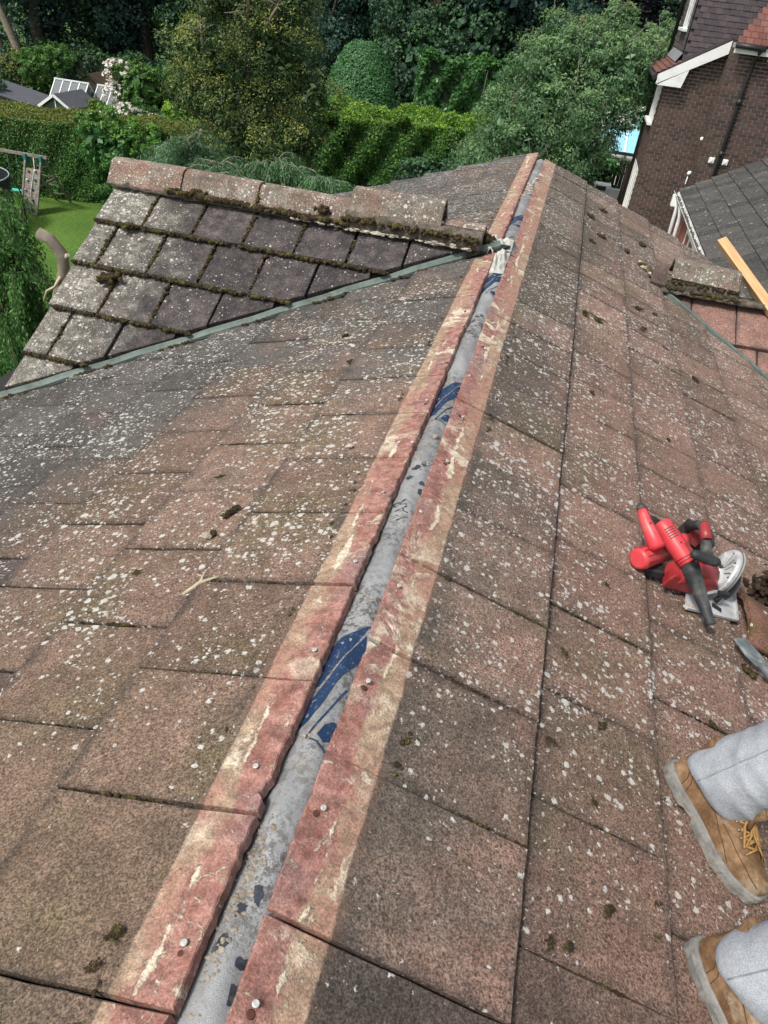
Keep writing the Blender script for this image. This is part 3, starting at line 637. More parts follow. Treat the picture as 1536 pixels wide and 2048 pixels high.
v, f = lumps([tuple(c) for c in cs], rs, 0.35); link('joint_moss', npmesh('jm', v, f), home, M_MOSS, kind='stuff')
# thinner moss in the joints of the main slopes, dirt along the valley, fringe beside the cleaned strip
cs, rs = [], []
for sl, par, n0, sgn in ((SR, (yR, yR2 + 0.15), 110, 1), (SL, (yL, yL + 0.15), 120, -1)):
    for q in range(n0):
        k = random.choice((0, 0, 0, 1, 1, 2, 3)); n = random.randint(0, 21); y = par[k % 2] + 0.30*n
        tail = (tR if sl is SR else tL) + GA*k; top = tail - GA*0.95 if k else tail - 0.27
        if sgn > 0 and tail*ca > 0.95 and y > 4.6: continue
        if sgn < 0 and -tail*cl < -0.4 and y > LV[0][1] - tail*0.62: continue
        a = random.uniform(top, tail - 0.05); b = min(tail, a + random.uniform(0.04, 0.2)); c0 = random.choice((0.0012, 0.0016, 0.0022, 0.0042))
        for j in range(int((b - a) * 230)):
            d = random.uniform(a, b); hh = -TH*(tail - d)/GA - 0.001; P_ = sl.pt(d, sgn*y + random.gauss(0, 0.0012), hh - 0.001); r = random.uniform(0.6, 1.3)*c0; cs.append(tuple(P_)); rs.append((r*1.5, r, r))
    for q in range(230):   # fringe
        y = random.uniform(0.1, 7.0); d = ((0.2 if sl is SR else 0.145) + abs(random.gauss(0, 0.008)))
        if math.sin(y*9) + math.sin(y*23 + 1) < 0.2: continue
        P_ = sl.pt(d, sgn*y, -TH*((tR if sl is SR else tL) - d)/GA); r = random.uniform(0.002, 0.008); cs.append(tuple(P_)); rs.append((r, r*1.3, r*0.6))
for k in range(260):
    t = random.random()**0.7; x = LV[0][0] + (LV[1][0] - LV[0][0])*t; y = LV[0][1] + (LV[1][1] - LV[0][1])*t; s = random.choice((0.02, 0.03, -0.04))
    if math.sin(t*40) < 0.1: continue
    cs.append((x + nrm.x*s, y + nrm.y*s, -abs(x)*math.tan(aL) + (0.004 if s > 0 else -0.02))); r = random.uniform(0.003, 0.012); rs.append((r*1.4, r, r*0.6))
mossline((1.1, 5.2, -0.40), (1.55, 5.2, -0.405), 130, 0.005, 0.014, 0.008, 0.0)
mossline((1.1, 5.235, -0.36), (1.55, 5.235, -0.365), 130, 0.005, 0.014, 0.01, 0.0)
v, f = lumps(cs, rs, 0.35); link('joint_moss', npmesh('jm2', v, f), home, M_MOSS, kind='stuff')
# walls below
M_BRK = brick_mat('house_brick_red', (0.2, 0.09, 0.065), (0.28, 0.13, 0.09), (0.14, 0.09, 0.07))
wm = MB(); wm.box((-0.1, 3.2, -3.1), (3.6, 7.4, 3.5)); wm.box((-1.3, 4.1, -2.95), (1.5, 1.9, 3.9)); wm.box((2.0, 5.35, -3.1), (1.7, 1.5, 3.5)); wm.obj('wall', M_BRK, home)
# gable end closing pieces (verge mortar + wall triangle)
tri = MB(); tri.prism([(2.85, -1.0), (5.3, -1.0), (4.08, -0.06)], -2.2, -2.12, Matrix(((0,0,1,0),(1,0,0,0),(0,1,0,0),(0,0,0,1)))); tri.obj('gable_wall', M_BRK, home)
tri = MB(); tri.prism([(-1.75, -1.2), (1.75, -1.2), (1.75, -0.80), (0, -0.13), (-1.75, -0.80)], -7.0, -6.9, Matrix(((1,0,0,0),(0,0,-1,0),(0,1,0,0),(0,0,0,1)))); tri.obj('gable_wall', M_BRK, home)
#@@PART2
# ------------------------------------------------------------------ the brick neighbour
M_MORTAR = simple('wall_mortar', (0.34, 0.31, 0.28), 0.95, 0.2, 25)
M_DB = brick_mat('dark_brick', (0.055, 0.038, 0.033), (0.108, 0.066, 0.055), (0.08, 0.066, 0.048))
M_HUNG = brick_mat('hung_tile_slate', (0.075, 0.062, 0.068), (0.115, 0.09, 0.098), (0.06, 0.055, 0.06))
M_REDT = brick_mat('red_roof_tile', (0.11, 0.05, 0.042), (0.19, 0.078, 0.06), (0.13, 0.11, 0.1))
M_GLASS = simple('window_glass', (0.05, 0.065, 0.075), 0.06, 0.1, 1, spec=0.9)
M_LEAD = simple('lead_flashing', (0.2, 0.21, 0.22), 0.6, 0.2, 8)
nb = thing('brick_house', (3, 23, -4.9), 'dark brick neighbouring house with tile hung upper storey and white bargeboard', 'house')
bk = MB(); bk.box((0, 0, 0), (0.214, 0.024, 0.058)); BR = bk.mesh('brick'); BR.materials.append(M_DB); 
bricks = []
def brickwall(o, ud, u0, u1, z0, z1, pitch, inside, ph=0.0):
    o = Vector(o); ud = Vector(ud); n = ud.cross(Vector((0, 0, 1)))      # outward
    for i in range(int((z1 - z0) / 0.075)):
        z = z0 + 0.075*(i + 0.5); u = u0 - (pitch/2 if i % 2 else 0) - ph
        while u < u1:
            a, b = max(u, u0), min(u + pitch, u1); u += pitch
            if b - a < 0.04 or not inside((a + b)/2, z): continue
            L = b - a - 0.017; c = o + ud*((a + b)/2) + Vector((0, 0, z)) + n*random.gauss(-0.0065, 0.0008)
            m = Matrix((ud, -n, Vector((0, 0, 1)))).transposed().to_4x4() @ Matrix.Diagonal((L/0.214, 1, 1, 1)); m.translation = c
            bricks.append((c, m))
bline = lambda x: -0.42 + (x - 2.0) * 0.60
brickwall((2.16, 21.5, 0), (1, 0, 0), 0, 1.19, -4.9, 0.7, 0.202, lambda u, z: z < bline(2.16 + u) + 0.1)
n_left = len(bricks)
brickwall((3.35, 20.7, 0), (1, 0, 0), 0, 1.9, -4.9, 0.62, 0.225, lambda u, z: True)
brickwall((3.35, 21.49, 0), (0, -1, 0), 0, 0.79, -4.9, 0.62, 0.225, lambda u, z: True)
WINU = [(0.75, 2.1, -1.28, -0.45), (0.75, 2.5, -3.75, -2.42)]
brickwall((2.16, 25.4, 0), (0, -1, 0), 0, 3.9, -4.9, -0.22, 0.225, lambda u, z: not any(25.4 - u > 21.5 + a - 0.05 and 25.4 - u < 21.5 + b + 0.05 and c - 0.03 < z < d + 0.03 for a, b, c, d in WINU))
bk2 = MB(); bk2.add([(2.168, 21.508, -4.9), (3.36, 21.508, -4.9), (3.36, 21.508, 0.5), (2.168, 21.508, -0.33)], [(0, 1, 2, 3)])
bk2.add([(3.358, 20.708, -4.9), (8, 20.708, -4.9), (8, 20.708, 0.66), (3.358, 20.708, 0.66)], [(0, 1, 2, 3)]); bk2.add([(3.358, 21.6, -4.9), (3.358, 20.708, -4.9), (3.358, 20.708, 0.66), (3.358, 21.6, 0.66)], [(0, 1, 2, 3)])
bk2.add([(2.168, 25.4, -4.9), (2.168, 21.508, -4.9), (2.168, 21.508, -0.1), (2.168, 25.4, -0.1)], [(0, 1, 2, 3)]); bk2.add([(8, 20.7, -4.9), (8, 25.4, -4.9), (8, 25.4, 0.6), (8, 20.7, 0.6)], [(0, 1, 2, 3)]); bk2.add([(8, 25.4, -4.9), (2.16, 25.4, -4.9), (2.16, 25.4, 0), (8, 25.4, 0)], [(0, 1, 2, 3)])
bk2.obj('wall', M_MORTAR, nb)
vis = [b for b in bricks if on_screen(b[0], 5) and b[0].z > -3.6]
vis.sort(key=lambda b: (b[0] - CAMP).length); top = set(id(b) for b in vis[:298])
def joinmesh(name, lst, base, parent, mats):
    bv = np.array([v.co[:] for v in base.vertices]); bf = np.array([p.vertices[:] for p in base.polygons]); k = len(bv); V = []; F = []
    for i, m in enumerate(lst): A = np.array(m); V.append(bv @ A[:3, :3].T + A[:3, 3]); F.append(bf + i*k)
    return link(name, npmesh(name, np.concatenate(V), np.concatenate(F)), parent, mats, kind='stuff')
joinmesh('brickwork', [m for b, m in ((b, b[1]) for b in bricks) if id(b) not in top], BR, nb, M_DB)
for b in vis[:298]: link('brick', BR, nb, matrix=b[1])
# tile hung upper storey
hb = MB(); hb.add([(-0.083, -0.012, 0.0), (0.083, -0.012, 0.0), (0.083, 0.0, 0.16), (-0.083, 0.0, 0.16), (-0.083, 0.003, 0.0), (0.083, 0.003, 0.0)], [(0, 1, 2, 3), (0, 4, 5, 1), (0, 3, 4), (1, 5, 2)]); HT = hb.mesh('hung_tile'); HT.materials.append(M_HUNG)
ht, hs = [], []
for i in range(52):
    z = -0.12 + i*0.115
    for k in range(34):
        x = 2.40 + 0.17*(k + (0.5 if i % 2 else 0)) 
        if z < bline(x) + 0.12 and x < 3.3: continue
        m = Matrix.Translation((x + 0.085, 21.9 - 0.006 + random.gauss(0, 0.002), z + random.gauss(0, 0.002)))
        (ht if (len(ht) < 290 and on_screen(m.translation, 0) and z < 2.4) else hs).append(m)
    for k in range(17):
        y = 21.91 + 0.17*(k + (0.5 if i % 2 else 0)); m = Matrix.Translation((2.39 - 0.006, y + 0.085, z + random.gauss(0, 0.002))) @ Matrix.Rotation(R(-90), 4, 'Z')
        if not (22.5 < y < 23.7 and 0.7 < z < 2.2): hs.append(m)
for m in ht: link('hung_tile', HT, nb, matrix=m)
hvb = np.array([v.co[:] for v in HT.vertices]); V, F = [], []
for i, m in enumerate(hs):
    A = np.array(m); V.append(hvb @ A[:3, :3].T + A[:3, 3]); F += [(6*i, 6*i+1, 6*i+2), (6*i, 6*i+2, 6*i+3), (6*i, 6*i+4, 6*i+5), (6*i, 6*i+5, 6*i+1)]
link('hung_tiling', npmesh('ht', np.concatenate(V), np.array(F)), nb, M_HUNG, kind='stuff')
um = MB(); um.box((5.2, 23.4, 2.9), (5.6, 2.98, 6.0)); um.obj('upper_wall', simple('upper_backing', (0.05, 0.045, 0.047), 0.95), nb)
rfm = MB(); rfm.prism([(21.5, 5.9), (25.3, 5.9), (23.4, 8.0)], 2.0, 8.4, Matrix(((0,0,1,0),(1,0,0,0),(0,1,0,0),(0,0,0,1)))); rfm.obj('main_roof', M_REDT, nb)
def window(face_x, y0, y1, z0, z1, parent, bars=1, sill=True):
    w = MB(); t = 0.07; xc = face_x + 0.035
    for (a, b, c, d) in ((y0, y1, z0, z0 + t), (y0, y1, z1 - t, z1), (y0, y0 + t, z0 + t, z1 - t), (y1 - t, y1, z0 + t, z1 - t)): w.box((xc, (a+b)/2, (c+d)/2), (0.1, b - a, d - c))
    for k in range(bars): y = y0 + (y1 - y0)*(k+1)/(bars+1); w.box((xc - 0.006, y, (z0+z1)/2), (0.1, 0.08, z1 - z0 - 2*t))
    o = w.obj('window', M_WHITE, parent); p_ = MB(); p_.box((face_x + 0.06, (y0+y1)/2, (z0+z1)/2), (0.02, y1 - y0 - 2*t, z1 - z0 - 2*t)); p_.obj('pane', M_GLASS, o)
    if sill: s_ = MB(); s_.box((face_x - 0.03, (y0+y1)/2, z0 - 0.035), (0.16, y1 - y0 + 0.1, 0.07)); s_.obj('sill', M_WHITE, o, bevel=0.008)
window(2.155, 22.25, 23.6, -1.28, -0.45, nb, 2); window(2.155, 22.25, 24.0, -3.75, -2.42, nb, 2); window(2.38, 22.5, 23.7, 0.78, 2.1, nb, 1)
# skirt roof over the left flank and up the front
for kk in range(5):
    pass
tl = MB()
for i in range(5):
    t0, t1 = i/5, (i+1)/5; xa, za = 2.42 - 0.56*t0, 0.16 - 0.31*t0; xb, zb = 2.42 - 0.56*t1, 0.16 - 0.31*t1
    for k in range(21):
        y = 21.28 + 0.168*k + (0.084 if i % 2 else 0)
        tl.add([(xa, y, za + 0.0), (xa, y + 0.16, za), (xb, y + 0.16, zb + 0.028), (xb, y, zb + 0.028), (xb, y + 0.16, zb + 0.006), (xb, y, zb + 0.006)], [(0, 3, 2, 1), (3, 5, 4, 2)])
tl.obj('skirt_tiles', M_REDT, nb, kind='stuff')
fl = MB(); fl.add([(2.375, 21.88, 0.30), (2.375, 24.9, 0.30), (2.25, 24.9, 0.105), (2.25, 21.88, 0.105)], [(0, 1, 2, 3)]); o = fl.obj('flashing', M_LEAD, nb); o.modifiers.new('s', 'SOLIDIFY').thickness = 0.006
st = MB(); st.add([(1.86, 21.28, -0.16), (3.36, 21.28, 0.74), (3.36, 21.95, 0.74), (1.86, 21.95, -0.16), (1.86, 21.28, -0.22), (3.36, 21.28, 0.68), (3.36, 21.95, 0.68), (1.86, 21.95, -0.22)], [(0, 1, 2, 3), (7, 6, 5, 4), (0, 4, 5, 1), (1, 5, 6, 2), (3, 2, 6, 7), (0, 3, 7, 4)]); st.obj('verge_roof', simple('dark_verge', (0.035, 0.03, 0.032), 0.8), nb)
bg_ = MB(); bg_.prism([(1.90, -0.36), (1.90, -0.16), (3.33, 0.68), (3.33, 0.42)], 0, 0.03, Matrix(((1,0,0,0),(0,0,1,21.27),(0,1,0,0),(0,0,0,1)))); bg_.obj('bargeboard', M_WHITE, nb)
bx = MB(); bx.prism([(1.93, -0.375), (2.5, -0.375), (2.58, 0.01)], 0, 0.24, Matrix(((1,0,0,0),(0,0,1,21.275),(0,1,0,0),(0,0,0,1)))); bx.obj('box_end', M_WHITE, nb)
gt = MB(); gt.tube([(1.84, 21.25, -0.22), (1.84, 25.0, -0.22)], 0.055, 8); gt.tube([(3.3, 20.42, 0.63), (3.95, 20.42, 0.61)], 0.055, 8); gt.obj('gutter', M_BLACKP, nb)
fs = MB(); fs.box((3.68, 20.5, 0.55), (0.74, 0.03, 0.14)); fs.obj('fascia', M_WHITE, nb)
fs = MB(); fs.prism([(4.06, 0.40), (4.06, 0.60), (5.2, 1.25), (5.2, 1.0), (4.5, 0.40)], 0, 0.06, Matrix(((1,0,0,0),(0,0,1,20.35),(0,1,0,0),(0,0,0,1)))); fs.obj('bargeboard', M_WHITE, nb)
dp = MB(); dp.tube([(3.86, 20.42, 0.6), (3.84, 20.60, 0.42), (3.80, 20.62, 0.1), (3.80, 20.62, -4.9)], 0.042, 10); dp.obj('downpipe', M_BLACKP, nb)
dp = MB(); dp.tube([(2.3, 24.75, 6.0), (2.3, 24.75, 0.1)], 0.05, 8); dp.obj('downpipe', M_BLACKP, nb)
for z in (-0.45, -1.55): c = MB(); c.tube([(3.80, 20.62, z - 0.06), (3.80, 20.62, z + 0.06)], 0.054, 10); c.obj('pipe_collar', M_BLACKP, nb)
for x in (3.64, 3.96): c = MB(); c.box((x, 20.68, -1.72), (0.13, 0.06, 0.13)); c.box((x, 20.645, -1.72), (0.07, 0.02, 0.07)); c.obj('vent_cover', M_WHITE, nb, bevel=0.01)
c = MB(); c.ball((3.33, 21.1, -1.35), 0.05); c.obj('wall_lamp', M_WHITE, nb)
c = MB(); c.ball((3.31, 21.2, -2.15), 0.055); c.tube([(3.31, 21.25, -2.2), (3.28, 21.1, -2.4)], 0.015, 6); c.obj('wall_lamp', M_WHITE, nb)
# lower tiled roof over the right-hand wall
rl = MB(); nrow = 13
for i in range(nrow):
    t0, t1 = i/nrow, (i+1.25)/nrow; ya, za = 20.42 + 1.9*t0, 0.69 + 1.45*t0; yb, zb = 20.42 + 1.9*t1, 0.69 + 1.45*t1 - 0.022
    for k in range(24):
        x = 3.32 + 0.168*k + (0.084 if i % 2 else 0)
        if x < 3.28 + 0.60*(t0*1.9): continue
        rl.add([(x, ya, za), (x + 0.16, ya, za), (x + 0.16, yb, zb), (x, yb, zb), (x, ya, za - 0.02), (x + 0.16, ya, za - 0.02)], [(0, 1, 2, 3), (4, 5, 1, 0)])
rl.obj('lean_to_tiles', M_REDT, nb, kind='stuff')
rs_ = MB(); rs_.add([(3.32, 20.45, 0.64), (7.4, 20.45, 0.64), (7.4, 22.35, 2.08), (4.4, 22.35, 2.08)], [(0, 1, 2, 3)]); rs_.obj('lean_to_roof', M_DARK, nb)
sk = MB(); sk.prism([(4.05, 0.55), (4.75, 0.55), (4.75, 1.0), (4.05, 1.0)], 0, 0.05, Matrix(((1,0,0,0),(0,0.80,-0.6,20.5),(0,0.6,0.8,0.75),(0,0,0,1)))); sk.obj('roof_window', simple('skylight', (0.6, 0.65, 0.7), 0.15, spec=0.8), nb)

# ------------------------------------------------------------------ neighbour's garage with ribbed tiles
M_RIB = brick_mat('ribbed_tile', (0.085, 0.08, 0.076), (0.125, 0.115, 0.105), (0.14, 0.135, 0.115))
g = NT('ribbed_tile_lichen'); p = g.pos(); c = g.mix(g.rnd(), (0.045, 0.044, 0.043), (0.082, 0.079, 0.074)); c = g.scale(c, g.ramp(g.noise(p, 18, 6, 0.7), 0.3, 0.7, 0.65, 1.4))
c = g.mix(g.ramp(g.noise(p, 7, 5, 0.75, 0.5), 0.62, 0.68), c, (0.4, 0.4, 0.36)); c = g.mix(g.ramp(g.noise(p, 2.2, 5), 0.55, 0.75, 0, 0.5), c, (0.16, 0.15, 0.12)); M_RIB = g.out(c, 0.92)
gar = thing('garage', (4.8, 15, -4.9), 'low neighbouring garage with ribbed grey tiles and white gutter', 'garage')
GPITCH = R(29.5); SGA = Slope((3.02, 0, -2.36), (-1, 0, 0), -GPITCH, -0.02, 0.36)
ux = Vector((math.cos(GPITCH), 0, math.sin(GPITCH)))
m = MB(); prof = []; nr_ = 14; wv = 0.30
for k in range(nr_ + 1): prof.append((wv*(k/nr_ - 0.5), 0.016 if k % 2 else -0.010))
vs = [Vector((-0.02, a, b + 0.028)) for a, b in prof] + [Vector((0.40, a, b - 0.014)) for a, b in prof] + [Vector((-0.02, a, b - 0.02)) for a, b in prof]
n1 = nr_ + 1; m.add(vs, [(k, k + n1, k + n1 + 1, k + 1) for k in range(nr_)] + [(k + 1, k + 1 + 2*n1, k + 2*n1, k) for k in range(nr_)])
RT = m.mesh('roof_tile'); RT.materials.append(M_RIB); hid = []
fr = Matrix((ux, Vector((0, 1, 0)), ux.cross(Vector((0, 1, 0))))).transposed().to_4x4()
for i in range(12):
    for k in range(36):
        mm = fr.copy(); mm.translation = Vector((3.06, 19.86 - 0.302*k, -2.36)) + ux*(0.36*i) + Vector((0, random.gauss(0, 0.002), random.gauss(0, 0.002)))
        if on_screen(mm.translation, 25) and i < 7: link('roof_tile', RT, gar, matrix=mm)
        else: hid.append(mm)
joinmesh('hidden_roof_tiles', hid, RT, gar, M_RIB) if all(len(p.vertices) == 4 for p in RT.polygons) else None
m = MB(); m.box((4.7, 14.5, -3.75), (3.0, 11.0, 2.3)); m.obj('wall', brick_mat('garage_brick', (0.17, 0.065, 0.05), (0.24, 0.1, 0.075), (0.1, 0.06, 0.05)), gar)
m = MB(); m.add([(3.05, 20.0, -2.42), (3.05, 9.0, -2.42), (6.7, 9.0, -0.35), (6.7, 20.0, -0.35)], [(0, 1, 2, 3)]); m.obj('roof_underlay', M_DARK, gar)
m = MB(); rings = []
for y in np.linspace(20.05, 9.0, 40): rings.append([Vector((3.04 + 0.062*math.cos(a) - 0.05, y, -2.40 + 0.062*math.sin(a))) for a in np.linspace(math.pi, 2*math.pi, 8)] + [Vector((3.04 + 0.052*math.cos(a) - 0.05, y, -2.40 + 0.052*math.sin(a))) for a in np.linspace(2*math.pi, math.pi, 8)])
m.loft(rings, True, False)
M_GUT = simple('gutter_white_dirty', (0.66, 0.67, 0.65), 0.5, 0.15, 20, dirt=(0.12, 0.12, 0.1), dsc=9); m.obj('gutter', M_GUT, gar)
cs, rs = [], []
for k in range(300): y = random.uniform(10, 20); r = random.uniform(0.012, 0.035); cs.append((2.99 + random.gauss(0, 0.015), y, -2.43)); rs.append((r, r*1.3, r*0.6))
v, f = lumps(cs, rs, 0.4); link('gutter_silt', npmesh('silt', v, f), gar, M_MORT, kind='stuff')
m = MB(); m.box((3.10, 14.5, -2.50), (0.03, 11.0, 0.18)); m.obj('fascia', M_WHITE, gar)
m = MB(); m.box((2.98, 19.75, -2.56), (0.16, 0.2, 0.26)); m.obj('hopper', M_WHITE, gar, bevel=0.02)
for y in (19.6, 18.7): m = MB(); m.tube([(2.99, y, -2.45), (3.05, y, -2.7), (3.12, y, -4.9)], 0.045, 8); m.obj('downpipe', M_WHITE, gar)
window(3.2, 16.0, 18.0, -4.0, -2.75, gar, 2)

# ------------------------------------------------------------------ things behind, on the right
M_FENCE = simple('fence_timber', (0.055, 0.046, 0.03), 0.9, 0.35, 7, dirt=(0.035, 0.045, 0.025), dsc=4)
fe = thing('timber_fence', (0, 29, -4.9), 'dark close boarded timber fence beside the brick house', 'fence')
pm = MB(); pm.box((0, 0, 0.82), (0.115, 0.018, 1.64)); PB = pm.mesh('board'); PB.materials.append(M_FENCE)
for k in range(42):
    mm = Matrix.Translation((-2.4 + 0.122*k, 29 + (0.012 if k % 2 else 0), -4.9 + random.gauss(0, 0.006))) @ Matrix.Rotation(random.gauss(0, 0.006), 4, 'Y'); link('board', PB, fe, matrix=mm)
m = MB(); m.box((0.15, 29.05, -4.5), (5.2, 0.04, 0.09)); m.box((0.15, 29.05, -3.7), (5.2, 0.04, 0.09)); m.obj('rail', M_FENCE, fe)
cg = thing('conservatory', (2, 32, -4.9), 'white framed conservatory with pale blue glazed roof, sky reflection painted in, beyond the dark fence', 'conservatory')
M_BLUE = simple('painted_sky_glazing', (0.30, 0.60, 0.78), 0.1, 0.05, 2, spec=0.8)  # blue tint with the sky's reflection painted into the base colour
def cp(x, t): return Vector((x, 31.0 + 2.3*t, -3.32 + 0.86*t))
xsb = [-0.6, 0.35, 1.3, 2.25, 3.2, 4.15]
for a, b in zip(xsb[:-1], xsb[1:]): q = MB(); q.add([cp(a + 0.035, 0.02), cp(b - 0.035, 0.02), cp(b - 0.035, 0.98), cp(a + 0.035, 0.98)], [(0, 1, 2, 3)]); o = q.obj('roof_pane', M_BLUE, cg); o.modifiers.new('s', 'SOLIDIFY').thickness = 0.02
for x in xsb: q = MB(); q.beam(cp(x, 0), cp(x, 1.0), 0.07, 0.07); q.obj('glazing_bar', M_WHITE, cg)
q = MB(); q.beam(cp(-0.65, 0) - Vector((0, 0.03, 0.03)), cp(4.2, 0) - Vector((0, 0.03, 0.03)), 0.05, 0.1); q.obj('eaves_beam', M_BLACKP, cg)
q = MB(); q.beam(cp(-0.65, 1.03) + Vector((0, 0, 0.06)), cp(4.2, 1.03) + Vector((0, 0, 0.06)), 0.14, 0.14); q.obj('ridge_beam', M_WHITE, cg)
q = MB(); q.box((1.8, 32.2, -4.15), (4.7, 2.2, 1.5)); q.obj('side_wall', M_WHITE, cg)
bb = thing('barbecue', (1.6, 27.6, -4.88), 'silver metal barbecue with dark window standing before the dark fence', 'barbecue')
M_SIL = simple('silver_metal', (0.5, 0.51, 0.5), 0.45, 0.15, 8, metal=0.4)
m = MB(); m.box((1.6, 27.8, -4.02), (0.62, 0.4, 0.3)); m.obj('hood', M_SIL, bb, bevel=0.05); m = MB(); m.box((1.6, 27.595, -4.0), (0.4, 0.02, 0.13)); m.obj('hood_window', M_BLACKP, bb)
m = MB(); m.box((1.6, 27.8, -4.5), (0.52, 0.36, 0.62)); m.obj('cabinet', M_SIL, bb, bevel=0.02)
for sx in (-1, 1): 
    m = MB(); m.tube([(1.6 + sx*0.22, 27.8, -4.88), (1.6 + sx*0.22, 27.8, -4.8)], 0.04, 8); m.obj('foot', M_BLACKP, bb)
gc_ = thing('garden_chair', (2.0, 27.0, -4.88), 'white garden chair standing between barbecue and brick house', 'chair')
m = MB(); m.box((1.95, 27.0, -4.44), (0.45, 0.45, 0.04)); m.obj('seat', M_WHITE, gc_, bevel=0.015); m = MB(); m.box((1.95, 27.22, -4.15), (0.45, 0.04, 0.55)); m.obj('backrest', M_WHITE, gc_, bevel=0.015)
for sx in (-1, 1):
    for sy in (-1, 1): m = MB(); m.tube([(1.95 + 0.2*sx, 27.0 + 0.2*sy, -4.88), (1.95 + 0.2*sx, 27.0 + 0.2*sy, -4.45)], 0.02, 6); m.obj('leg', M_WHITE, gc_)

# ------------------------------------------------------------------ play equipment on the lawn
M_WOOD = simple('weathered_wood', (0.2, 0.185, 0.16), 0.9, 0.35, 8); M_TEAL = simple('teal_bracket', (0.03, 0.16, 0.17), 0.5); M_ROPE = simple('green_rope', (0.03, 0.1, 0.07), 0.8)
sw = thing('climbing_frame', (-20.1, 27.3, -8), 'wooden swing and climbing wall with coloured holds standing on the lawn', 'climbing frame')
AP = Vector((-20.08, 27.15, -6.02)); B0, B1 = Vector((-20.42, 26.25, -8)), Vector((-19.74, 26.25, -8)); T0, T1_ = Vector((-20.42, 27.08, -6.08)), Vector((-19.74, 27.08, -6.08))
m = MB(); m.beam((-25.5, 27.15, -6.0), (-19.5, 27.15, -6.0), 0.1, 0.1); m.obj('beam', M_WOOD, sw)
for a, b in ((B0, T0), (B1, T1_)): m = MB(); m.beam(a, b, 0.07, 0.07); m.obj('leg', M_WOOD, sw)
for x in (-20.42, -19.74): m = MB(); m.beam((x, 28.57, -8), (x, 27.2, -6.02), 0.07, 0.07); m.obj('leg', M_WOOD, sw)
for a, b in ((-25.4, 26.3), (-25.4, 28.3)): m = MB(); m.beam((a, b, -8), (a, 27.15, -6.0), 0.07, 0.07); m.obj('leg', M_WOOD, sw)
for k in range(9):
    t0 = k/9*0.82; t1 = (k + 0.94)/9*0.82; a0, a1, b0, b1 = B0.lerp(T0, t0), B0.lerp(T0, t1), B1.lerp(T1_, t0), B1.lerp(T1_, t1)
    m = MB(); m.add([a0, b0, b1, a1], [(0, 1, 2, 3)]); o = m.obj('plank', M_WOOD, sw); o.modifiers.new('s', 'SOLIDIFY').thickness = 0.025
for t, u, c in ((0.76, 0.3, (0.4, 0.05, 0.04)), (0.78, 0.72, (0.6, 0.55, 0.5)), (0.6, 0.28, (0.65, 0.55, 0.45)), (0.62, 0.75, (0.04, 0.2, 0.18)), (0.42, 0.2, (0.5, 0.3, 0.3)), (0.45, 0.62, (0.1, 0.12, 0.14)), (0.26, 0.7, (0.12, 0.13, 0.16)), (0.08, 0.2, (0.6, 0.5, 0.45)), (0.1, 0.62, (0.65, 0.6, 0.5))):
    q = B0.lerp(T0, t).lerp(B1.lerp(T1_, t), u) + Vector((0, -0.05, 0.02)); m = MB(); m.ball(q, (0.05, 0.04, 0.05), 8, 5, 0.2); m.obj('climbing_hold', simple('hold', c, 0.6), sw)
for k in range(4): t = 0.2 + 0.2*k; a = Vector((-20.42, 28.57, -8)).lerp(Vector((-20.42, 27.2, -6.02)), t); m = MB(); m.tube([a, a + Vector((0.34, 0, -0.05)), a + Vector((0.68, 0, 0))], 0.018, 6); m.obj('rung', M_WOOD, sw)
m = MB(); m.beam((-19.74, 26.75, -7.0), (-19.74, 27.95, -6.9), 0.05, 0.09); m.obj('brace', M_WOOD, sw)
for x in (-20.42, -19.74): m = MB(); m.box((x, 27.1, -6.15), (0.1, 0.2, 0.36)); m.obj('bracket', M_TEAL, sw)
m = MB(); m.tube([(-20.05, 27.05, -6.05), (-20.0, 26.95, -6.4), (-20.05, 26.55, -7.2), (-20.0, 26.42, -7.5)], 0.018, 6); m.obj('climbing_rope', simple('rope_pale', (0.5, 0.5, 0.45), 0.8), sw)
for x in (-20.9, -21.3): m = MB(); m.tube([(x, 27.15, -6.0), (x + 0.15, 26.95, -7.3)], 0.014, 6); m.obj('rope', M_ROPE, sw)
m = MB(); m.box((-20.95, 26.9, -7.36), (0.5, 0.22, 0.05)); m.obj('swing_seat', simple('turquoise_seat', (0.1, 0.5, 0.4), 0.5), sw, bevel=0.015); m = MB(); m.tube([(-20.75, 26.9, -7.36), (-20.72, 26.85, -7.7)], 0.03, 6); m.tube([(-20.85, 26.85, -7.72), (-20.55, 26.85, -7.7)], 0.025, 6); m.obj('swing_footrest', simple('turquoise_seat2', (0.1, 0.5, 0.4), 0.5), sw)
tp = thing('trampoline', (-20.4, 23.6, -8), 'black netted trampoline at the left of the climbing frame', 'trampoline')
cx_, cy_, rr_ = -21.15, 23.9, 1.85
g = NT('safety_net'); g.b.inputs['Alpha'].default_value = 0.86; M_NET = g.out((0.012, 0.016, 0.022), 0.8)
m = MB(); m.loft([[Vector((cx_ + rr_*math.cos(a), cy_ + rr_*math.sin(a), z)) for a in np.linspace(0, 2*math.pi, 28, endpoint=False)] for z in (-7.3, -6.8, -6.25)], False, True); m.obj('safety_net', M_NET, tp)
m = MB(); m.loft([[Vector((cx_ + (rr_+0.02)*math.cos(a), cy_ + (rr_+0.02)*math.sin(a), z)) for a in np.linspace(0, 2*math.pi, 28, endpoint=False)] for z in (-7.95, -7.3)], True, True); m.obj('skirt', M_BLACKP, tp)
m = MB(); ring = [(cx_ + rr_*math.cos(a), cy_ + rr_*math.sin(a), -6.24) for a in np.linspace(0, 2*math.pi, 29)]; m.tube(ring, 0.022, 6); m.obj('top_ring', simple('grey_tube', (0.35, 0.36, 0.36), 0.5), tp)
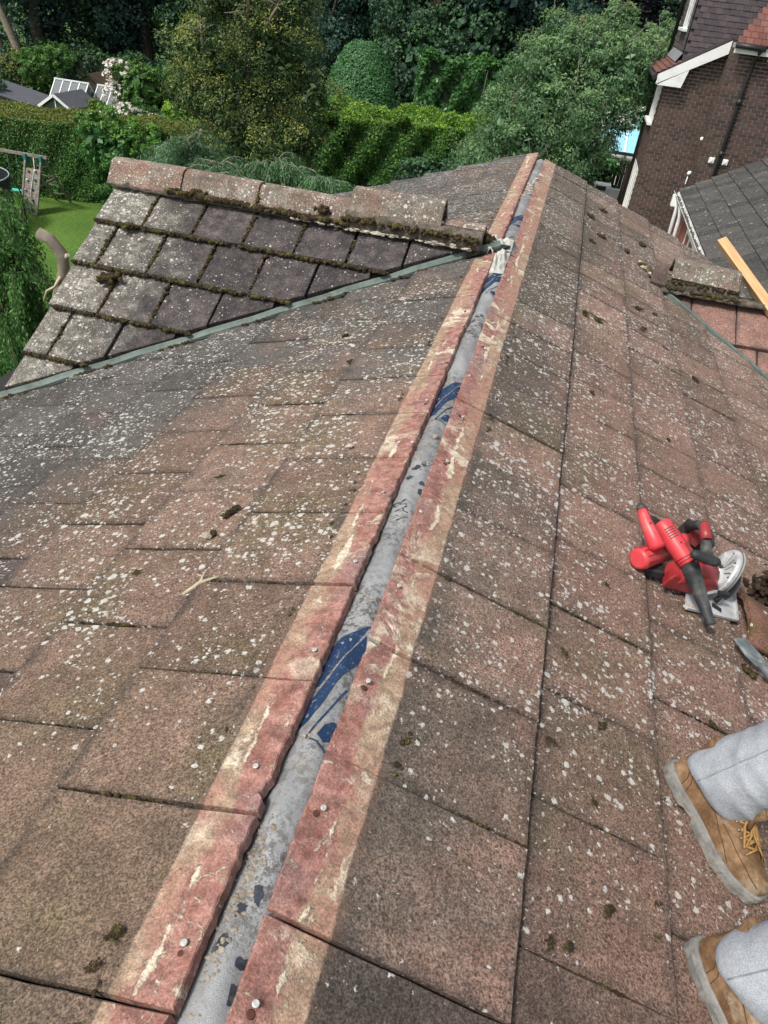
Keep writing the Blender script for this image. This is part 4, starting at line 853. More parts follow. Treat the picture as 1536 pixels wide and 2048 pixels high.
for a in (-0.5, 0.6, 1.8, 2.9, 4.0, 5.0): m = MB(); m.tube([(cx_ + rr_*math.cos(a), cy_ + rr_*math.sin(a), -6.24), (cx_ + (rr_+0.22)*math.cos(a), cy_ + (rr_+0.22)*math.sin(a), -6.6), (cx_ + (rr_+0.3)*math.cos(a), cy_ + (rr_+0.3)*math.sin(a), -7.0), (cx_ + (rr_+0.3)*math.cos(a), cy_ + (rr_+0.3)*math.sin(a), -8.0)], 0.028, 6); m.obj('pole', M_BLACKP, tp)

# ------------------------------------------------------------------ sheds and greenhouses beyond the left hedge
def greenhouse(name_label, x0, x1, y0, z_e, z_r, d, n):
    t = thing('greenhouse', ((x0+x1)/2, y0 + d/2, -8), name_label, 'greenhouse')
    yr = y0 + d/2; MG = simple('greenhouse_glass', (0.10, 0.12, 0.125), 0.12, 0.15, 1, spec=0.8)
    for k in range(n):
        a = x0 + (x1 - x0)*k/n + 0.03; b = x0 + (x1 - x0)*(k+1)/n - 0.03
        for (ya, za, yb, zb) in ((y0, z_e, yr, z_r), (y0 + d, z_e, yr, z_r), (y0, -8, y0, z_e)): q = MB(); q.add([(a, ya, za), (b, ya, za), (b, yb, zb), (a, yb, zb)], [(0, 1, 2, 3)]); q.obj('pane', MG, t)
    for k in range(n + 1):
        x = x0 + (x1 - x0)*k/n; q = MB(); q.beam((x, y0, z_e), (x, yr, z_r), 0.05, 0.05); q.beam((x, y0 + d, z_e), (x, yr, z_r), 0.05, 0.05); q.beam((x, y0, -8), (x, y0, z_e), 0.05, 0.05, (0, 1, 0)); q.obj('glazing_bar', M_WHITE, t)
    q = MB(); q.beam((x0 - 0.05, yr, z_r + 0.03), (x1 + 0.05, yr, z_r + 0.03), 0.09, 0.07); q.beam((x0, y0, z_e), (x1, y0, z_e), 0.06, 0.06); q.obj('ridge_bar', M_WHITE, t)
    for x in (x0, x1): q = MB(); q.prism([(y0, -8), (y0 + d, -8), (y0 + d, z_e), (yr, z_r), (y0, z_e)], x - 0.01, x + 0.01, Matrix(((0,0,1,0),(1,0,0,0),(0,1,0,0),(0,0,0,1)))); q.obj('end_pane', MG, t)
greenhouse('grey glass greenhouse left of the shed, the taller of two behind the hedge', -27.9, -25.9, 39.4, -6.5, -5.32, 2.2, 4)
greenhouse('low grey glass greenhouse nearest the white flowered rose', -25.75, -24.0, 40.2, -6.4, -5.42, 2.0, 4)
def shed(label, x0, x1, y0, y1, ze, zr, wall, roof, axis='y', name='shed', trim=None, open_=False):
    t = thing(name, ((x0+x1)/2, (y0+y1)/2, -8), label, name); xm = (x0+x1)/2
    T = Matrix(((1,0,0,0),(0,0,1,0),(0,1,0,0),(0,0,0,1)))
    q = MB(); q.prism([(x0, -8), (x1, -8), (x1, ze), (xm, zr), (x0, ze)], y0, y1, T); q.obj('wall', wall, t)
    for sx, xe in ((-1, x0), (1, x1)):
        q = MB(); dx = (xe - xm)*1.12; dz = (ze - zr)*1.12; q.add([(xm, y0 - 0.15, zr + 0.05), (xm, y1 + 0.1, zr + 0.05), (xm + dx, y1 + 0.1, zr + dz + 0.05), (xm + dx, y0 - 0.15, zr + dz + 0.05)], [(0, 1, 2, 3)]); o = q.obj('roof', roof, t); o.modifiers.new('s', 'SOLIDIFY').thickness = 0.05
        if trim: q = MB(); q.beam((xm, y0 - 0.17, zr + 0.02), (xm + dx, y0 - 0.17, zr + dz + 0.02), 0.03, 0.12); q.obj('bargeboard', trim, t)
    if open_: q = MB(); q.prism([(x0 + 0.12, -8), (x1 - 0.12, -8), (x1 - 0.12, ze - 0.02), (xm, zr - 0.16), (x0 + 0.12, ze - 0.02)], y0 - 0.03, y0 - 0.005, T); q.obj('glazed_front', M_GLASS, t); q = MB(); q.beam((xm, y0 - 0.05, -8), (xm, y0 - 0.05, zr - 0.2), 0.05, 0.05, (0, 1, 0)); q.obj('mullion', M_WHITE, t)
M_FELT = simple('slate_felt', (0.085, 0.09, 0.105), 0.8, 0.15, 4); M_FELTB = simple('mossy_felt', (0.075, 0.05, 0.03), 0.95, 0.4, 3, dirt=(0.04, 0.05, 0.02)); M_SHW = simple('shed_boards', (0.1, 0.1, 0.075), 0.9, 0.3, 6)
shed('slate roofed summerhouse with white bargeboards showing over the hedge', -25.75, -24.1, 36.0, 38.2, -5.86, -5.33, M_SHW, M_FELT, trim=M_WHITE, name='summerhouse', open_=True)
shed('brown felt roofed timber shed under the dark trees', -30.3, -28.0, 45.5, 48.5, -6.35, -5.65, M_SHW, M_FELTB)
shed('slate roofed outbuilding at the far left behind the pale shrub', -34.0, -27.0, 36.6, 39.0, -6.1, -5.55, M_SHW, M_FELT, name='outbuilding')

# ------------------------------------------------------------------ foliage
def orient(nrm, jit):
    n = nrm + RNG.normal(0, jit, nrm.shape); n /= np.linalg.norm(n, axis=1, keepdims=True) + 1e-9
    t = RNG.normal(0, 1, n.shape); t -= n * (t*n).sum(1, keepdims=True); t /= np.linalg.norm(t, axis=1, keepdims=True) + 1e-9
    return n, t, np.cross(n, t)
def leaf_geo(P, nrm, L, Wd, jit=0.7, hang=None):
    n, t, b = orient(nrm, jit)
    if hang is not None: t = hang + RNG.normal(0, 0.35, t.shape); t /= np.linalg.norm(t, axis=1, keepdims=True); b = np.cross(n, t); b /= np.linalg.norm(b, axis=1, keepdims=True) + 1e-9
    s = RNG.uniform(0.65, 1.3, (len(P), 1)); l = t*L*s/2; w = b*Wd*s/2
    V = np.stack([P - l, P + w, P + l, P - w], 1).reshape(-1, 3); F = np.arange(len(P)*4).reshape(-1, 4); return V, F
def crown_pts(lobes, nc, per, rc, upbias=0.25, shell=(0.72, 1.08), flat=0.75):
    lobes = np.asarray(lobes, float); wts = (lobes[:, 3]*lobes[:, 4] + lobes[:, 4]*lobes[:, 5] + lobes[:, 3]*lobes[:, 5]); wts /= wts.sum()
    li = RNG.choice(len(lobes), nc, p=wts); d = RNG.normal(0, 1, (nc, 3)); d[:, 2] += upbias; d /= np.linalg.norm(d, axis=1, keepdims=True)
    c = lobes[li, :3] + d * lobes[li, 3:6] * RNG.uniform(*shell, (nc, 1)); sc = RNG.uniform(0.6, 1.35, (nc, 1))
    q = RNG.normal(0, 1, (nc, per, 3)); q[:, :, 2] += 0.45; q += d[:, None] * 0.55; q /= np.linalg.norm(q, axis=2, keepdims=True) + 1e-9
    rr = RNG.uniform(0.45, 1.08, (nc, per, 1)); P = c[:, None] + q * rr * rc * sc[:, None] * np.array([1, 1, flat])
    N = q * 0.9 + d[:, None] * 0.3 + np.array([0, 0, 0.25]); return P.reshape(-1, 3), N.reshape(-1, 3), np.repeat(d[:, 2], per), (q[:, :, 2] * 1.6 - 0.2).reshape(-1)
def leafmesh(name, parent, V, F, mats, sel=None, kind=None):
    me = npmesh(name, V, F)
    for m in (mats if isinstance(mats, list) else [mats]): me.materials.append(m)
    if sel is not None: me.polygons.foreach_set('material_index', sel.astype(np.int32))
    return link(name, me, parent, kind=kind)
M_BARK = simple('bark', (0.075, 0.06, 0.045), 0.95, 0.35, 6, bump=0.5, bsc=12); M_BARKP = simple('bark_pale', (0.2, 0.17, 0.135), 0.95, 0.3, 8, bump=0.4, bsc=25)
def trunk(t, base, top, r0, lobes, mat=M_BARK, n=7):
    m = MB(); base, top = Vector(base), Vector(top); mid = base.lerp(top, 0.5) + Vector((random.gauss(0, 0.12), random.gauss(0, 0.12), 0)); m.tube([base - Vector((0, 0, 0.2)), base.lerp(mid, 0.5), mid, top], [r0*1.25, r0, r0*0.8, r0*0.35], 9)
    for k in range(n):
        l = random.choice(lobes); a = base.lerp(top, random.uniform(0.45, 0.9)); e = Vector(l[:3]) + Vector((random.gauss(0, l[3]*0.4), random.gauss(0, l[4]*0.4), random.gauss(0, l[5]*0.35))); m.tube([a, a.lerp(e, 0.5) + Vector((0, 0, 0.15)), e], [r0*0.4, r0*0.25, r0*0.08], 6)
    return m.obj('trunk', mat, t)
def tree(name, label, cat, base, lobes, nc, per, rc, L, Wd, mats, r0=0.15, group=None, tipz=None, tipp=0.0, upbias=0.25, fill=True, jit=0.7, bark=None, flat=0.75, shell=(0.72, 1.08)):
    t = thing(name, base, label, cat, group); lobes = [tuple(map(float, l)) for l in lobes]
    ctr = np.mean([l[:3] for l in lobes], 0); trunk(t, base, (ctr[0], ctr[1], max(l[2] for l in lobes)), r0, lobes, bark or M_BARK)
    P, N, dz, qz = crown_pts(lobes, nc, per, rc, upbias, flat=flat, shell=shell); V, F = leaf_geo(P, N, L, Wd, jit)
    sel = ((RNG.random(len(P)) < tipp * np.clip(qz*0.7 + 0.5, 0, 1.3) * np.clip(dz + 0.55, 0, 1.2)).astype(int) if tipp else np.zeros(len(P), int))
    if fill:
        nf = max(300, nc*per//9); P2, N2, _, _ = crown_pts(lobes, nf, 1, rc, 0, (0.2, 0.66)); V2, F2 = leaf_geo(P2, N2, L*2.4, Wd*3.2, 0.6); F = np.concatenate([F, F2 + len(V)]); V = np.concatenate([V, V2]); sel = np.concatenate([sel, np.zeros(len(P2), int)])
    leafmesh('crown', t, V, F, mats if isinstance(mats, list) else [mats, mats], sel); return t
DKG = leaf_mat('leaf_dark_green', (0.013, 0.038, 0.022), (0.042, 0.095, 0.045), 0.12)
DKB = leaf_mat('leaf_dark_blue', (0.01, 0.033, 0.028), (0.03, 0.07, 0.053), 0.12)
MIDG = leaf_mat('leaf_mid_green', (0.03, 0.08, 0.02), (0.075, 0.165, 0.038), 0.22)
LAU = leaf_mat('leaf_laurel', (0.022, 0.07, 0.024), (0.058, 0.15, 0.038), 0.15, 0.35)
BRI = leaf_mat('leaf_bright_green', (0.06, 0.15, 0.02), (0.13, 0.25, 0.035), 0.3)
YEL = leaf_mat('leaf_yellow_green', (0.13, 0.24, 0.025), (0.26, 0.38, 0.04), 0.3)
YEW = leaf_mat('leaf_yew', (0.018, 0.042, 0.014), (0.045, 0.082, 0.024), 0.15)
YEWT = leaf_mat('leaf_yew_tip', (0.11, 0.145, 0.03), (0.25, 0.25, 0.06), 0.2)
TOP = leaf_mat('leaf_topiary', (0.028, 0.09, 0.03), (0.06, 0.16, 0.052), 0.15)
WIL = leaf_mat('leaf_willow', (0.04, 0.095, 0.045), (0.12, 0.215, 0.105), 0.25)
WILT = leaf_mat('leaf_willow_tip', (0.11, 0.19, 0.075), (0.2, 0.29, 0.13), 0.3)
BLU = leaf_mat('leaf_blue_conifer', (0.04, 0.1, 0.05), (0.105, 0.2, 0.1), 0.2)
GRN = leaf_mat('leaf_cypress', (0.03, 0.095, 0.025), (0.09, 0.21, 0.05), 0.25)
HED = leaf_mat('leaf_hedge', (0.024, 0.08, 0.017), (0.08, 0.18, 0.036), 0.2)
HEDT = leaf_mat('leaf_hedge_top', (0.075, 0.1, 0.02), (0.16, 0.15, 0.03), 0.25)
WHT = leaf_mat('petal_white', (0.55, 0.52, 0.5), (0.75, 0.68, 0.66), 0.2)
PLM = leaf_mat('leaf_plum', (0.015, 0.012, 0.02), (0.03, 0.025, 0.035), 0.1)

# the far wood: one mass behind, individual big trees in front of it
P, N, _, _ = crown_pts([(x, 62 + 3*math.sin(x), z, 5.5, 4, 6.0) for x in range(-48, 22, 6) for z in (-5, 3, 9)], 5200, 14, 1.0); V, F = leaf_geo(P, N, 0.42, 0.30)
wood = leafmesh('far_wood', None, V, F, [DKB]); tag(wood, 'dark mass of woodland closing the view at the top', None, kind='stuff')
big = [(-32.2, 55, 2.0, 4.2, 'dark tree filling the gap behind the pine trunks', DKG), (-35.5, 50, 3.2, 4.5, 'tall dark tree at the far left with pale leaning trunks', DKB), (-29, 53, 3.0, 4.6, 'dark blue green tree behind the brown shed', DKB), (-22.5, 51, 2.5, 4.6, 'dark tree behind the white flowered rose', DKG), (-14.5, 52, 3.0, 4.2, 'slim dark tree behind the golden yew', DKB),
       (-8.6, 46, 2.2, 3.7, 'big dark green tree right of the clipped dome', DKG), (-3.8, 49, 3.2, 3.6, 'dark tree with bare trunk left of the willow', DKB), (1.5, 52, 3.6, 4.0, 'dark purple leaved tree left of the tile hung gable', PLM), (8.5, 50, 3.0, 4.5, 'dark tree hidden behind the brick house', DKG)]
for x, y, z, r, lab, mt in big:
    lobes = [(x + random.gauss(0, r*0.32), y + random.gauss(0, r*0.3), z + dz + random.gauss(0, 0.4), r*random.uniform(0.5, 0.75), r*random.uniform(0.45, 0.65), r*random.uniform(0.4, 0.6)) for dz in (-6.8, -5.2, -3.8, -2.2, -0.6, 1.2, 3.0, 4.6)]
    tree('tall_tree', lab, 'tree', (x, y, near_garden(x, y)), lobes, 620, 48, 0.75, 0.21, 0.12, [mt, MIDG if mt is DKG else DKG], 0.38, 'tall dark trees along the back of the garden', tipp=0.22, upbias=0.1)
for x0, x1, lab in ((-36.4, -34.9, 'pale leaning bare trunk of a pine, right one of the pair at top left'), (-37.2, -36.2, 'pale leaning bare trunk of a pine, left one of the pair at top left')):
    t = thing('pine_trunk', (x1, 47.5, -8), lab, 'tree', None); m = MB(); m.tube([(x1, 47.5, -8), (x1 - 0.3, 47.5, -5), (x0 - 0.1, 47.5, -1.5), (x0 - 0.6, 47.5, 5)], [0.3, 0.26, 0.2, 0.12], 9); m.obj('trunk', M_BARKP, t)
    P, N, _, _ = crown_pts([(x0 - 0.6, 47.5, 5.5, 2, 2, 1.5)], 160, 14, 0.5); V, F = leaf_geo(P, N, 0.2, 0.1); leafmesh('crown', t, V, F, [DKG])
# golden yew
yl = [(-9.84, 24.2, -2.6, 2.35, 2.0, 1.2), (-10.9, 24.0, -1.5, 1.3, 1.3, 0.9), (-8.9, 24.0, -1.2, 1.4, 1.3, 1.0), (-9.6, 24.4, -0.3, 1.7, 1.4, 0.95), (-8.6, 24.3, 0.2, 1.0, 1.0, 0.7), (-10.8, 24.4, 0.0, 0.8, 0.9, 0.7), (-9.4, 23.6, -3.7, 1.9, 1.6, 0.9), (-7.7, 24.1, -2.3, 0.8, 0.9, 0.75), (-11.7, 24.2, -2.5, 0.7, 0.9, 0.9), (-9.7, 24.3, 1.0, 1.2, 1.2, 0.6), (-8.3, 23.7, -3.5, 1.2, 1.2, 0.8), (-9.6, 24.2, -5.6, 2.4, 1.6, 1.7)]
yt = tree('yew_tree', 'big golden tipped yew with bare upper branches in the garden centre', 'tree', (-9.8, 24.4, float(gz(-9.8, 24))), yl, 760, 95, 0.36, 0.085, 0.034, [YEW, YEWT], 0.25, tipp=0.62, upbias=0.2, flat=1.0, jit=0.7, shell=(0.78, 1.12))
m = MB()
for (a, b, n) in (((-10.7, 23.0, -1.25), (-10.65, 22.75, -0.5), 7), ((-9.4, 23.2, -0.35), (-9.2, 22.8, 0.5), 9), ((-8.9, 23.2, -0.5), (-8.3, 22.9, 0.25), 6)):
    a, b = Vector(a), Vector(b); m.tube([a, a.lerp(b, 0.5), b], [0.05, 0.04, 0.02], 6)
    for k in range(n):
        s = a.lerp(b, random.uniform(0.1, 1)); e = s + Vector((random.uniform(-0.7, 0.7), random.uniform(-0.5, 0.0), random.uniform(-0.05, 0.35))); m.tube([s, s.lerp(e, 0.5) + Vector((0, 0, 0.05)), e], [0.022, 0.014, 0.006], 5)
q = [Vector((-10.4, 22.0, -3.1)), Vector((-10.55, 21.9, -3.65)), Vector((-11.0, 21.8, -4.2))]; m.tube(q, [0.04, 0.03, 0.02], 6)
for k in range(14): s = q[0].lerp(q[2], random.random()); e = s + Vector((random.uniform(-0.2, 0.7), random.uniform(-0.2, 0.1), random.uniform(-0.3, 0.1))); m.tube([s, e], [0.01, 0.004], 4)
m.obj('bare_branches', M_BARKP, yt, kind='stuff')
# clipped dome
t = thing('topiary', (-9.9, 38, -8), 'clipped green dome topiary rising behind the hedge', 'topiary')
n = 64000; u = RNG.random(n)**0.6; th = RNG.random(n)*2*math.pi; prof_r = 2.3*np.power(np.clip(u, 0, 1), 0.45)*(1 + 0.02*np.sin(th*5 + u*9)); hz = -1.42 - 5.6*u**1.22
P = np.stack([-9.9 + prof_r*np.cos(th), 38 + prof_r*np.sin(th), hz], 1) + RNG.normal(0, 0.035, (n, 3)); N = np.stack([np.cos(th), np.sin(th), 0.9 - 0.5*u], 1); V, F = leaf_geo(P, N, 0.10, 0.06, 0.5)
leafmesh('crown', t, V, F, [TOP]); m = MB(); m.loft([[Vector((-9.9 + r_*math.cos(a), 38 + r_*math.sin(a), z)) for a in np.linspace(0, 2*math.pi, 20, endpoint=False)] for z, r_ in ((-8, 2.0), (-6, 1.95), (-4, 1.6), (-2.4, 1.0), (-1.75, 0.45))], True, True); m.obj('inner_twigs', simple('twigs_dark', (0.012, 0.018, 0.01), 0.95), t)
# hedges
def hedge(name, label, A, B, w, ztop, n_front, n_top, mats, L, Wd, rough, zb=None, tip=0.75):
    A, B = np.array(A, float), np.array(B, float); d = (B - A); Ln = np.linalg.norm(d); d /= Ln; nrm_ = np.array([d[1], -d[0]])   # towards the viewer
    if nrm_[1] > 0: nrm_ = -nrm_
    t = thing(name, (float((A+B)[0]/2), float((A+B)[1]/2), float(gz((A+B)[0]/2, 0))), label, 'hedge')
    def bumpf(s, z): return rough*(np.sin(s*2.1 + z*1.3) + np.sin(s*4.7 - z*2.9 + 1) * 0.6 + np.sin(s*9.3 + z*6.1)*0.35)
    Ps, Ns, Ss = [], [], []
    for face, n in (('f', n_front), ('t', n_top), ('b', n_front//5), ('e', n_front//8)):
        s = RNG.random(n)*Ln; gzv = gz(A[0] + d[0]*s, 0) if zb is None else np.full(n, zb); zz = gzv + (ztop - gzv)*RNG.random(n)**0.85
        if face == 'f': off = bumpf(s, zz) + np.abs(RNG.normal(0, 0.05, n)) * RNG.choice([-1.5, 1], n); base = A + d*s[:, None]; P = np.column_stack([base + nrm_*off[:, None], zz]); N = np.column_stack([np.tile(nrm_, (n, 1)), np.full(n, 0.45)]); S_ = RNG.random(n) < 0.03 + 0.4*np.exp((zz - ztop)*3)
        elif face == 'b': base = A + d*s[:, None]; P = np.column_stack([base - nrm_*w, zz]); N = np.column_stack([np.tile(-nrm_, (n, 1)), np.full(n, 0.4)]); S_ = np.zeros(n, bool)
        elif face == 't': q = RNG.random(n)*w; base = A + d*s[:, None] - nrm_*q[:, None]; P = np.column_stack([base, ztop + bumpf(s, q)*0.7 + RNG.normal(0, 0.05, n) - 0.12*(1 - np.minimum(1, np.minimum(q, w - q)*4))]); N = np.tile([0, 0, 1.0], (n, 1)); S_ = RNG.random(n) < tip
        else: q = RNG.random(n)*w; e = np.where(RNG.random(n) < 0.5, 0, Ln); base = A + d*e[:, None] - nrm_*q[:, None]; P = np.column_stack([base, zz]); N = np.column_stack([np.where(e[:, None] > 0, d, -d), np.full(n, 0.3)]); S_ = np.zeros(n, bool)
        Ps.append(P); Ns.append(N); Ss.append(S_)
    P = np.concatenate(Ps); V, F = leaf_geo(P, np.concatenate(Ns), L, Wd, 0.75); leafmesh('foliage', t, V, F, mats, np.concatenate(Ss).astype(int))
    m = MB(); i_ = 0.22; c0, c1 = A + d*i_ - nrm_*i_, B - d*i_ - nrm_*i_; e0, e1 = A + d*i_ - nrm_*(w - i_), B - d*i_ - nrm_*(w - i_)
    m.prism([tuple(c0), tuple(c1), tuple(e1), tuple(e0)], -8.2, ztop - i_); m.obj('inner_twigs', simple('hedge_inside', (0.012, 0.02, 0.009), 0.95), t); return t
hedge('clipped_hedge', 'long clipped hedge with bronzed top behind the lawn', (-27.5, 26.6), (-14.2, 30.6), 3.0, -5.0, 88000, 46000, [HED, HEDT], 0.085, 0.045, 0.09)
hedge('mixed_hedge', 'tall mixed hedge with yellow green top right of the yew', (-9.8, 28.4), (-1.2, 31.6), 3.2, -3.25, 74000, 42000, [HED, YEL], 0.115, 0.055, 0.2, tip=0.45)
hedge('shade_undergrowth', 'dark scrub added as shade below the tall trees behind the sheds', (-46, 46.5), (-17, 49.8), 2.0, -4.9, 22000, 7000, [DKG, MIDG], 0.2, 0.13, 0.35, tip=0.2)  # scrub put in to darken the bright ground under the trees
hedge('ivy_bank', 'dark ivy covered bank behind the mixed hedge', (-7.6, 40.5), (2.0, 43.5), 1.5, -1.9, 26000, 6000, [LAU, MIDG], 0.2, 0.15, 0.25, tip=0.3)
# willow
wl = [(-0.1, 24.5, -1.4, 1.75, 1.7, 1.0), (-1.0, 24.3, -0.7, 0.9, 1.0, 0.8), (1.2, 24.4, -0.4, 1.0, 1.0, 0.8), (0.2, 24.6, -0.1, 1.2, 1.1, 0.7), (-0.6, 24.0, -2.5, 1.6, 1.4, 0.9), (0.35, 24.2, -2.2, 0.95, 1.2, 0.8), (-1.6, 24.2, -2.0, 0.9, 1.0, 0.9), (-0.4, 24.0, -3.4, 1.3, 1.3, 0.9), (1.9, 25.2, -0.2, 0.55, 0.6, 0.55), (-2.0, 24.6, -3.2, 1.0, 1.0, 0.9), (0.7, 24.6, 0.75, 0.35, 0.35, 0.3), (-0.85, 24.3, 0.2, 0.25, 0.25, 0.42)]
wt = tree('willow_tree', 'loose grey green willow between the open ridge and brick house', 'tree', (0.0, 24.6, float(gz(0, 24))), wl, 900, 80, 0.33, 0.10, 0.034, [WIL, WILT], 0.16, tipp=0.6, upbias=0.15, jit=0.8, shell=(0.78, 1.12))
m = MB()
for k in range(16):
    l = wl[random.randrange(len(wl))]; a = Vector((l[0] + random.gauss(0, l[3]*0.4), l[1] - l[4]*0.8, l[2] + l[5]*0.3)); m.tube([a, a + Vector((random.gauss(0, 0.15), 0, 0.45)), a + Vector((random.gauss(0, 0.35), -0.1, 1.0))], [0.014, 0.01, 0.004], 5)
m.obj('long_shoots', M_BARKP, wt, kind='stuff')
# shrubs
def bush(label, c, r, mats, nc=420, per=16, L=0.10, Wd=0.06, rc=0.24, tipp=0.4, lob=5, name='garden_shrub', zg=None, **kw):
    c = Vector(c); lobes = [(c.x + random.gauss(0, r[0]*0.3), c.y + random.gauss(0, r[1]*0.3), c.z + random.gauss(0, r[2]*0.25), r[0]*random.uniform(0.5, 0.8), r[1]*random.uniform(0.5, 0.8), r[2]*random.uniform(0.55, 0.8)) for _ in range(lob)]
    lobes.append((c.x, c.y, (c.z + (zg if zg is not None else float(gz(c.x, c.y))))/2, r[0]*0.75, r[1]*0.75, abs(c.z - (zg if zg is not None else float(gz(c.x, c.y))))/2 + 0.1))
    return tree(name, label, 'shrub', (c.x, c.y, zg if zg is not None else float(gz(c.x, c.y))), lobes, max(60, nc//3), int(per*4), rc, L, Wd, mats, 0.06, tipp=tipp, **kw)
bush('broad leaved laurel bulging from the hedge behind the lawn', (-17.0, 28.7, -5.6), (1.9, 1.3, 1.7), [LAU, BRI], 900, 16, 0.15, 0.065, 0.25, 0.55)
bush('rounded mid green shrub left of the tall shrub, behind the slate roof', (-33.4, 45, -6.0), (1.3, 1.2, 1.3), [YEW, YEWT], 420, 16, tipp=0.5)
bush('upright clipped green shrub behind the sheds', (-31.0, 44, -5.4), (1.35, 1.2, 1.25), [MIDG, BRI], 620, 16, tipp=0.35)
bush('pale glaucous shrub beside the slate roof', (-29.2, 37.0, -6.0), (0.9, 0.8, 0.8), [BLU, WIL], 320, 14, 0.14, 0.05, tipp=0.5)
bush('broad bright leaved shrub right of the white rose', (-20.6, 38.5, -4.7), (1.45, 1.3, 1.2), [MIDG, BRI], 640, 16, 0.16, 0.12, tipp=0.35)
rb = bush('tall rose bush covered with white flowers', (-22.6, 38.6, -4.6), (0.85, 0.8, 1.3), [MIDG, BRI], 320, 14, tipp=0.3, name='rose_bush')
P, N, _, _ = crown_pts([(-22.6, 38.3, -4.2, 0.75, 0.8, 0.6), (-22.9, 38.2, -5.1, 0.6, 0.7, 0.5)], 110, 7, 0.1); V, F = leaf_geo(P, N, 0.14, 0.13, 0.5); leafmesh('flowers', rb, V, F, [WHT], kind='stuff')
rb = bush('low rose bush with pale pink flowers along the hedge top', (-18.9, 33.4, -5.4), (2.0, 0.9, 0.85), [MIDG, LAU], 460, 14, tipp=0.3, name='rose_bush')
P, N, _, _ = crown_pts([(-19.6 + 0.62*k, 33.2, -4.95 - 0.13*k, 0.5, 0.7, 0.22) for k in range(5)], 150, 7, 0.08, 0.8); V, F = leaf_geo(P, N, 0.13, 0.12, 0.5); leafmesh('flowers', rb, V, F, [WHT], kind='stuff')
bush('small yellow green shrub between the pink roses and golden yew', (-18.2, 36.4, -5.5), (0.8, 0.7, 0.7), [BRI, YEL], 240, 14, tipp=0.7)
bush('red tinged shrub growing against the greenhouse', (-22.9, 36.5, -6.1), (1.2, 0.8, 0.75), [HED, HEDT], 320, 14, tipp=0.5)
bush('low golden leaved shrub below the mixed hedge', (-5.0, 20.5, -4.55), (1.6, 1.2, 0.75), [YEW, BRI], 700, 16, 0.13, 0.05, 0.2, 0.6, zg=-6.8)
bush('leafless twiggy shrub with sparse foliage before the mixed hedge', (-3.9, 27.0, -4.6), (1.5, 1.0, 1.1), [DKG, MIDG], 520, 14, 0.12, 0.06, tipp=0.3, zg=-6.0)
bush('dark shrub under the willow beside the fence', (-1.3, 26.3, -4.2), (1.7, 1.3, 1.1), [MIDG, LAU], 700, 15, 0.12, 0.05, tipp=0.35)
bush('ivy growing over the dark fence top', (0.9, 28.9, -3.5), (1.5, 0.5, 0.5), [LAU, YEW], 360, 12, 0.13, 0.08, tipp=0.3, zg=-4.9)
bush('creamy plumed shrub beside the conservatory', (2.1, 32.9, -2.75), (0.8, 0.6, 0.55), [WIL, WHT], 220, 10, 0.14, 0.05, tipp=0.35, zg=-4.9)
bush('bare leaved light shrub behind the tile hung gable', (3.0, 34.0, -1.0), (1.9, 1.2, 1.9), [WIL, WILT], 600, 15, 0.15, 0.06, tipp=0.4, zg=-4.9)
# weeping blue conifers just beyond the left gable, and the green cypress at the lower left
def weeper(name, label, base, tops, mats, nb_, per, L, Wd, reach, droop, bark, r0=0.06, tip=0.3):
    t = thing(name, base, label, 'conifer'); m = MB(); Ps, Hs = [], []; base = Vector(base)
    for tp_ in tops:
        tp_ = Vector(tp_); m.tube([base, base.lerp(tp_, 0.5), tp_], [r0, r0*0.7, r0*0.25], 7)
        for k in range(nb_):
            s = base.lerp(tp_, 1 - 0.65*random.random()**1.6); a = random.uniform(0, 2*math.pi); rch = reach*random.uniform(0.5, 1.15); dr = droop*random.uniform(0.6, 1.3)
            pts = []
            for j in range(9):
                u = j/8; pts.append(s + Vector((math.cos(a)*rch*u, math.sin(a)*rch*u, 0.35*rch*math.sin(u*math.pi*0.6) - dr*u**2.2)))
            m.tube(pts[::2], [0.009, 0.008, 0.006, 0.004, 0.002], 4)
            for j in range(per):
                u = random.random()**0.7; i0 = min(7, int(u*8)); c = pts[i0].lerp(pts[i0+1], u*8 - i0); Ps.append(c + Vector((random.gauss(0, 0.05), random.gauss(0, 0.05), -abs(random.gauss(0.0, 0.075))))); d = (pts[i0+1] - pts[i0]).normalized() + Vector((random.gauss(0, 0.5), random.gauss(0, 0.5), -0.7)); Hs.append(d.normalized())
    m.obj('branches', bark, t); P = np.array([p[:] for p in Ps]); H = np.array([h[:] for h in Hs]); N = RNG.normal(0, 1, P.shape) + np.array([0, 0, 0.8]); V, F = leaf_geo(P, N, L, Wd, 0.4, hang=H); leafmesh('sprays', t, V, F, mats, (RNG.random(len(P)) < tip).astype(int)); return t
weeper('weeping_conifer', 'weeping blue green conifer behind the ridge tiles, left one', (-4.9, 10.2, -7), [(-4.9, 10.2, -0.98), (-4.35, 10.0, -1.2), (-5.3, 10.4, -1.3)], [BLU, WIL], 90, 420, 0.055, 0.012, 0.62, 0.55, M_BARKP)
weeper('weeping_conifer', 'weeping blue green conifer behind the ridge tiles, right one', (-3.3, 10.3, -7), [(-3.6, 10.2, -1.08), (-2.9, 10.2, -1.22), (-2.4, 10.4, -1.45), (-4.0, 9.8, -1.3)], [BLU, GRN], 90, 420, 0.055, 0.012, 0.62, 0.6, M_BARKP)
weeper('cypress', 'bright green feathery cypress at the lower left of the gable', (-5.9, 7.2, -7), [(-5.9, 7.2, -1.35), (-5.5, 7.0, -1.75), (-6.3, 7.3, -1.5), (-5.6, 6.8, -2.4), (-5.9, 6.6, -3.0), (-5.0, 6.3, -3.3)], [GRN, MIDG], 80, 380, 0.05, 0.014, 0.62, 0.5, M_BARK, tip=0.35)
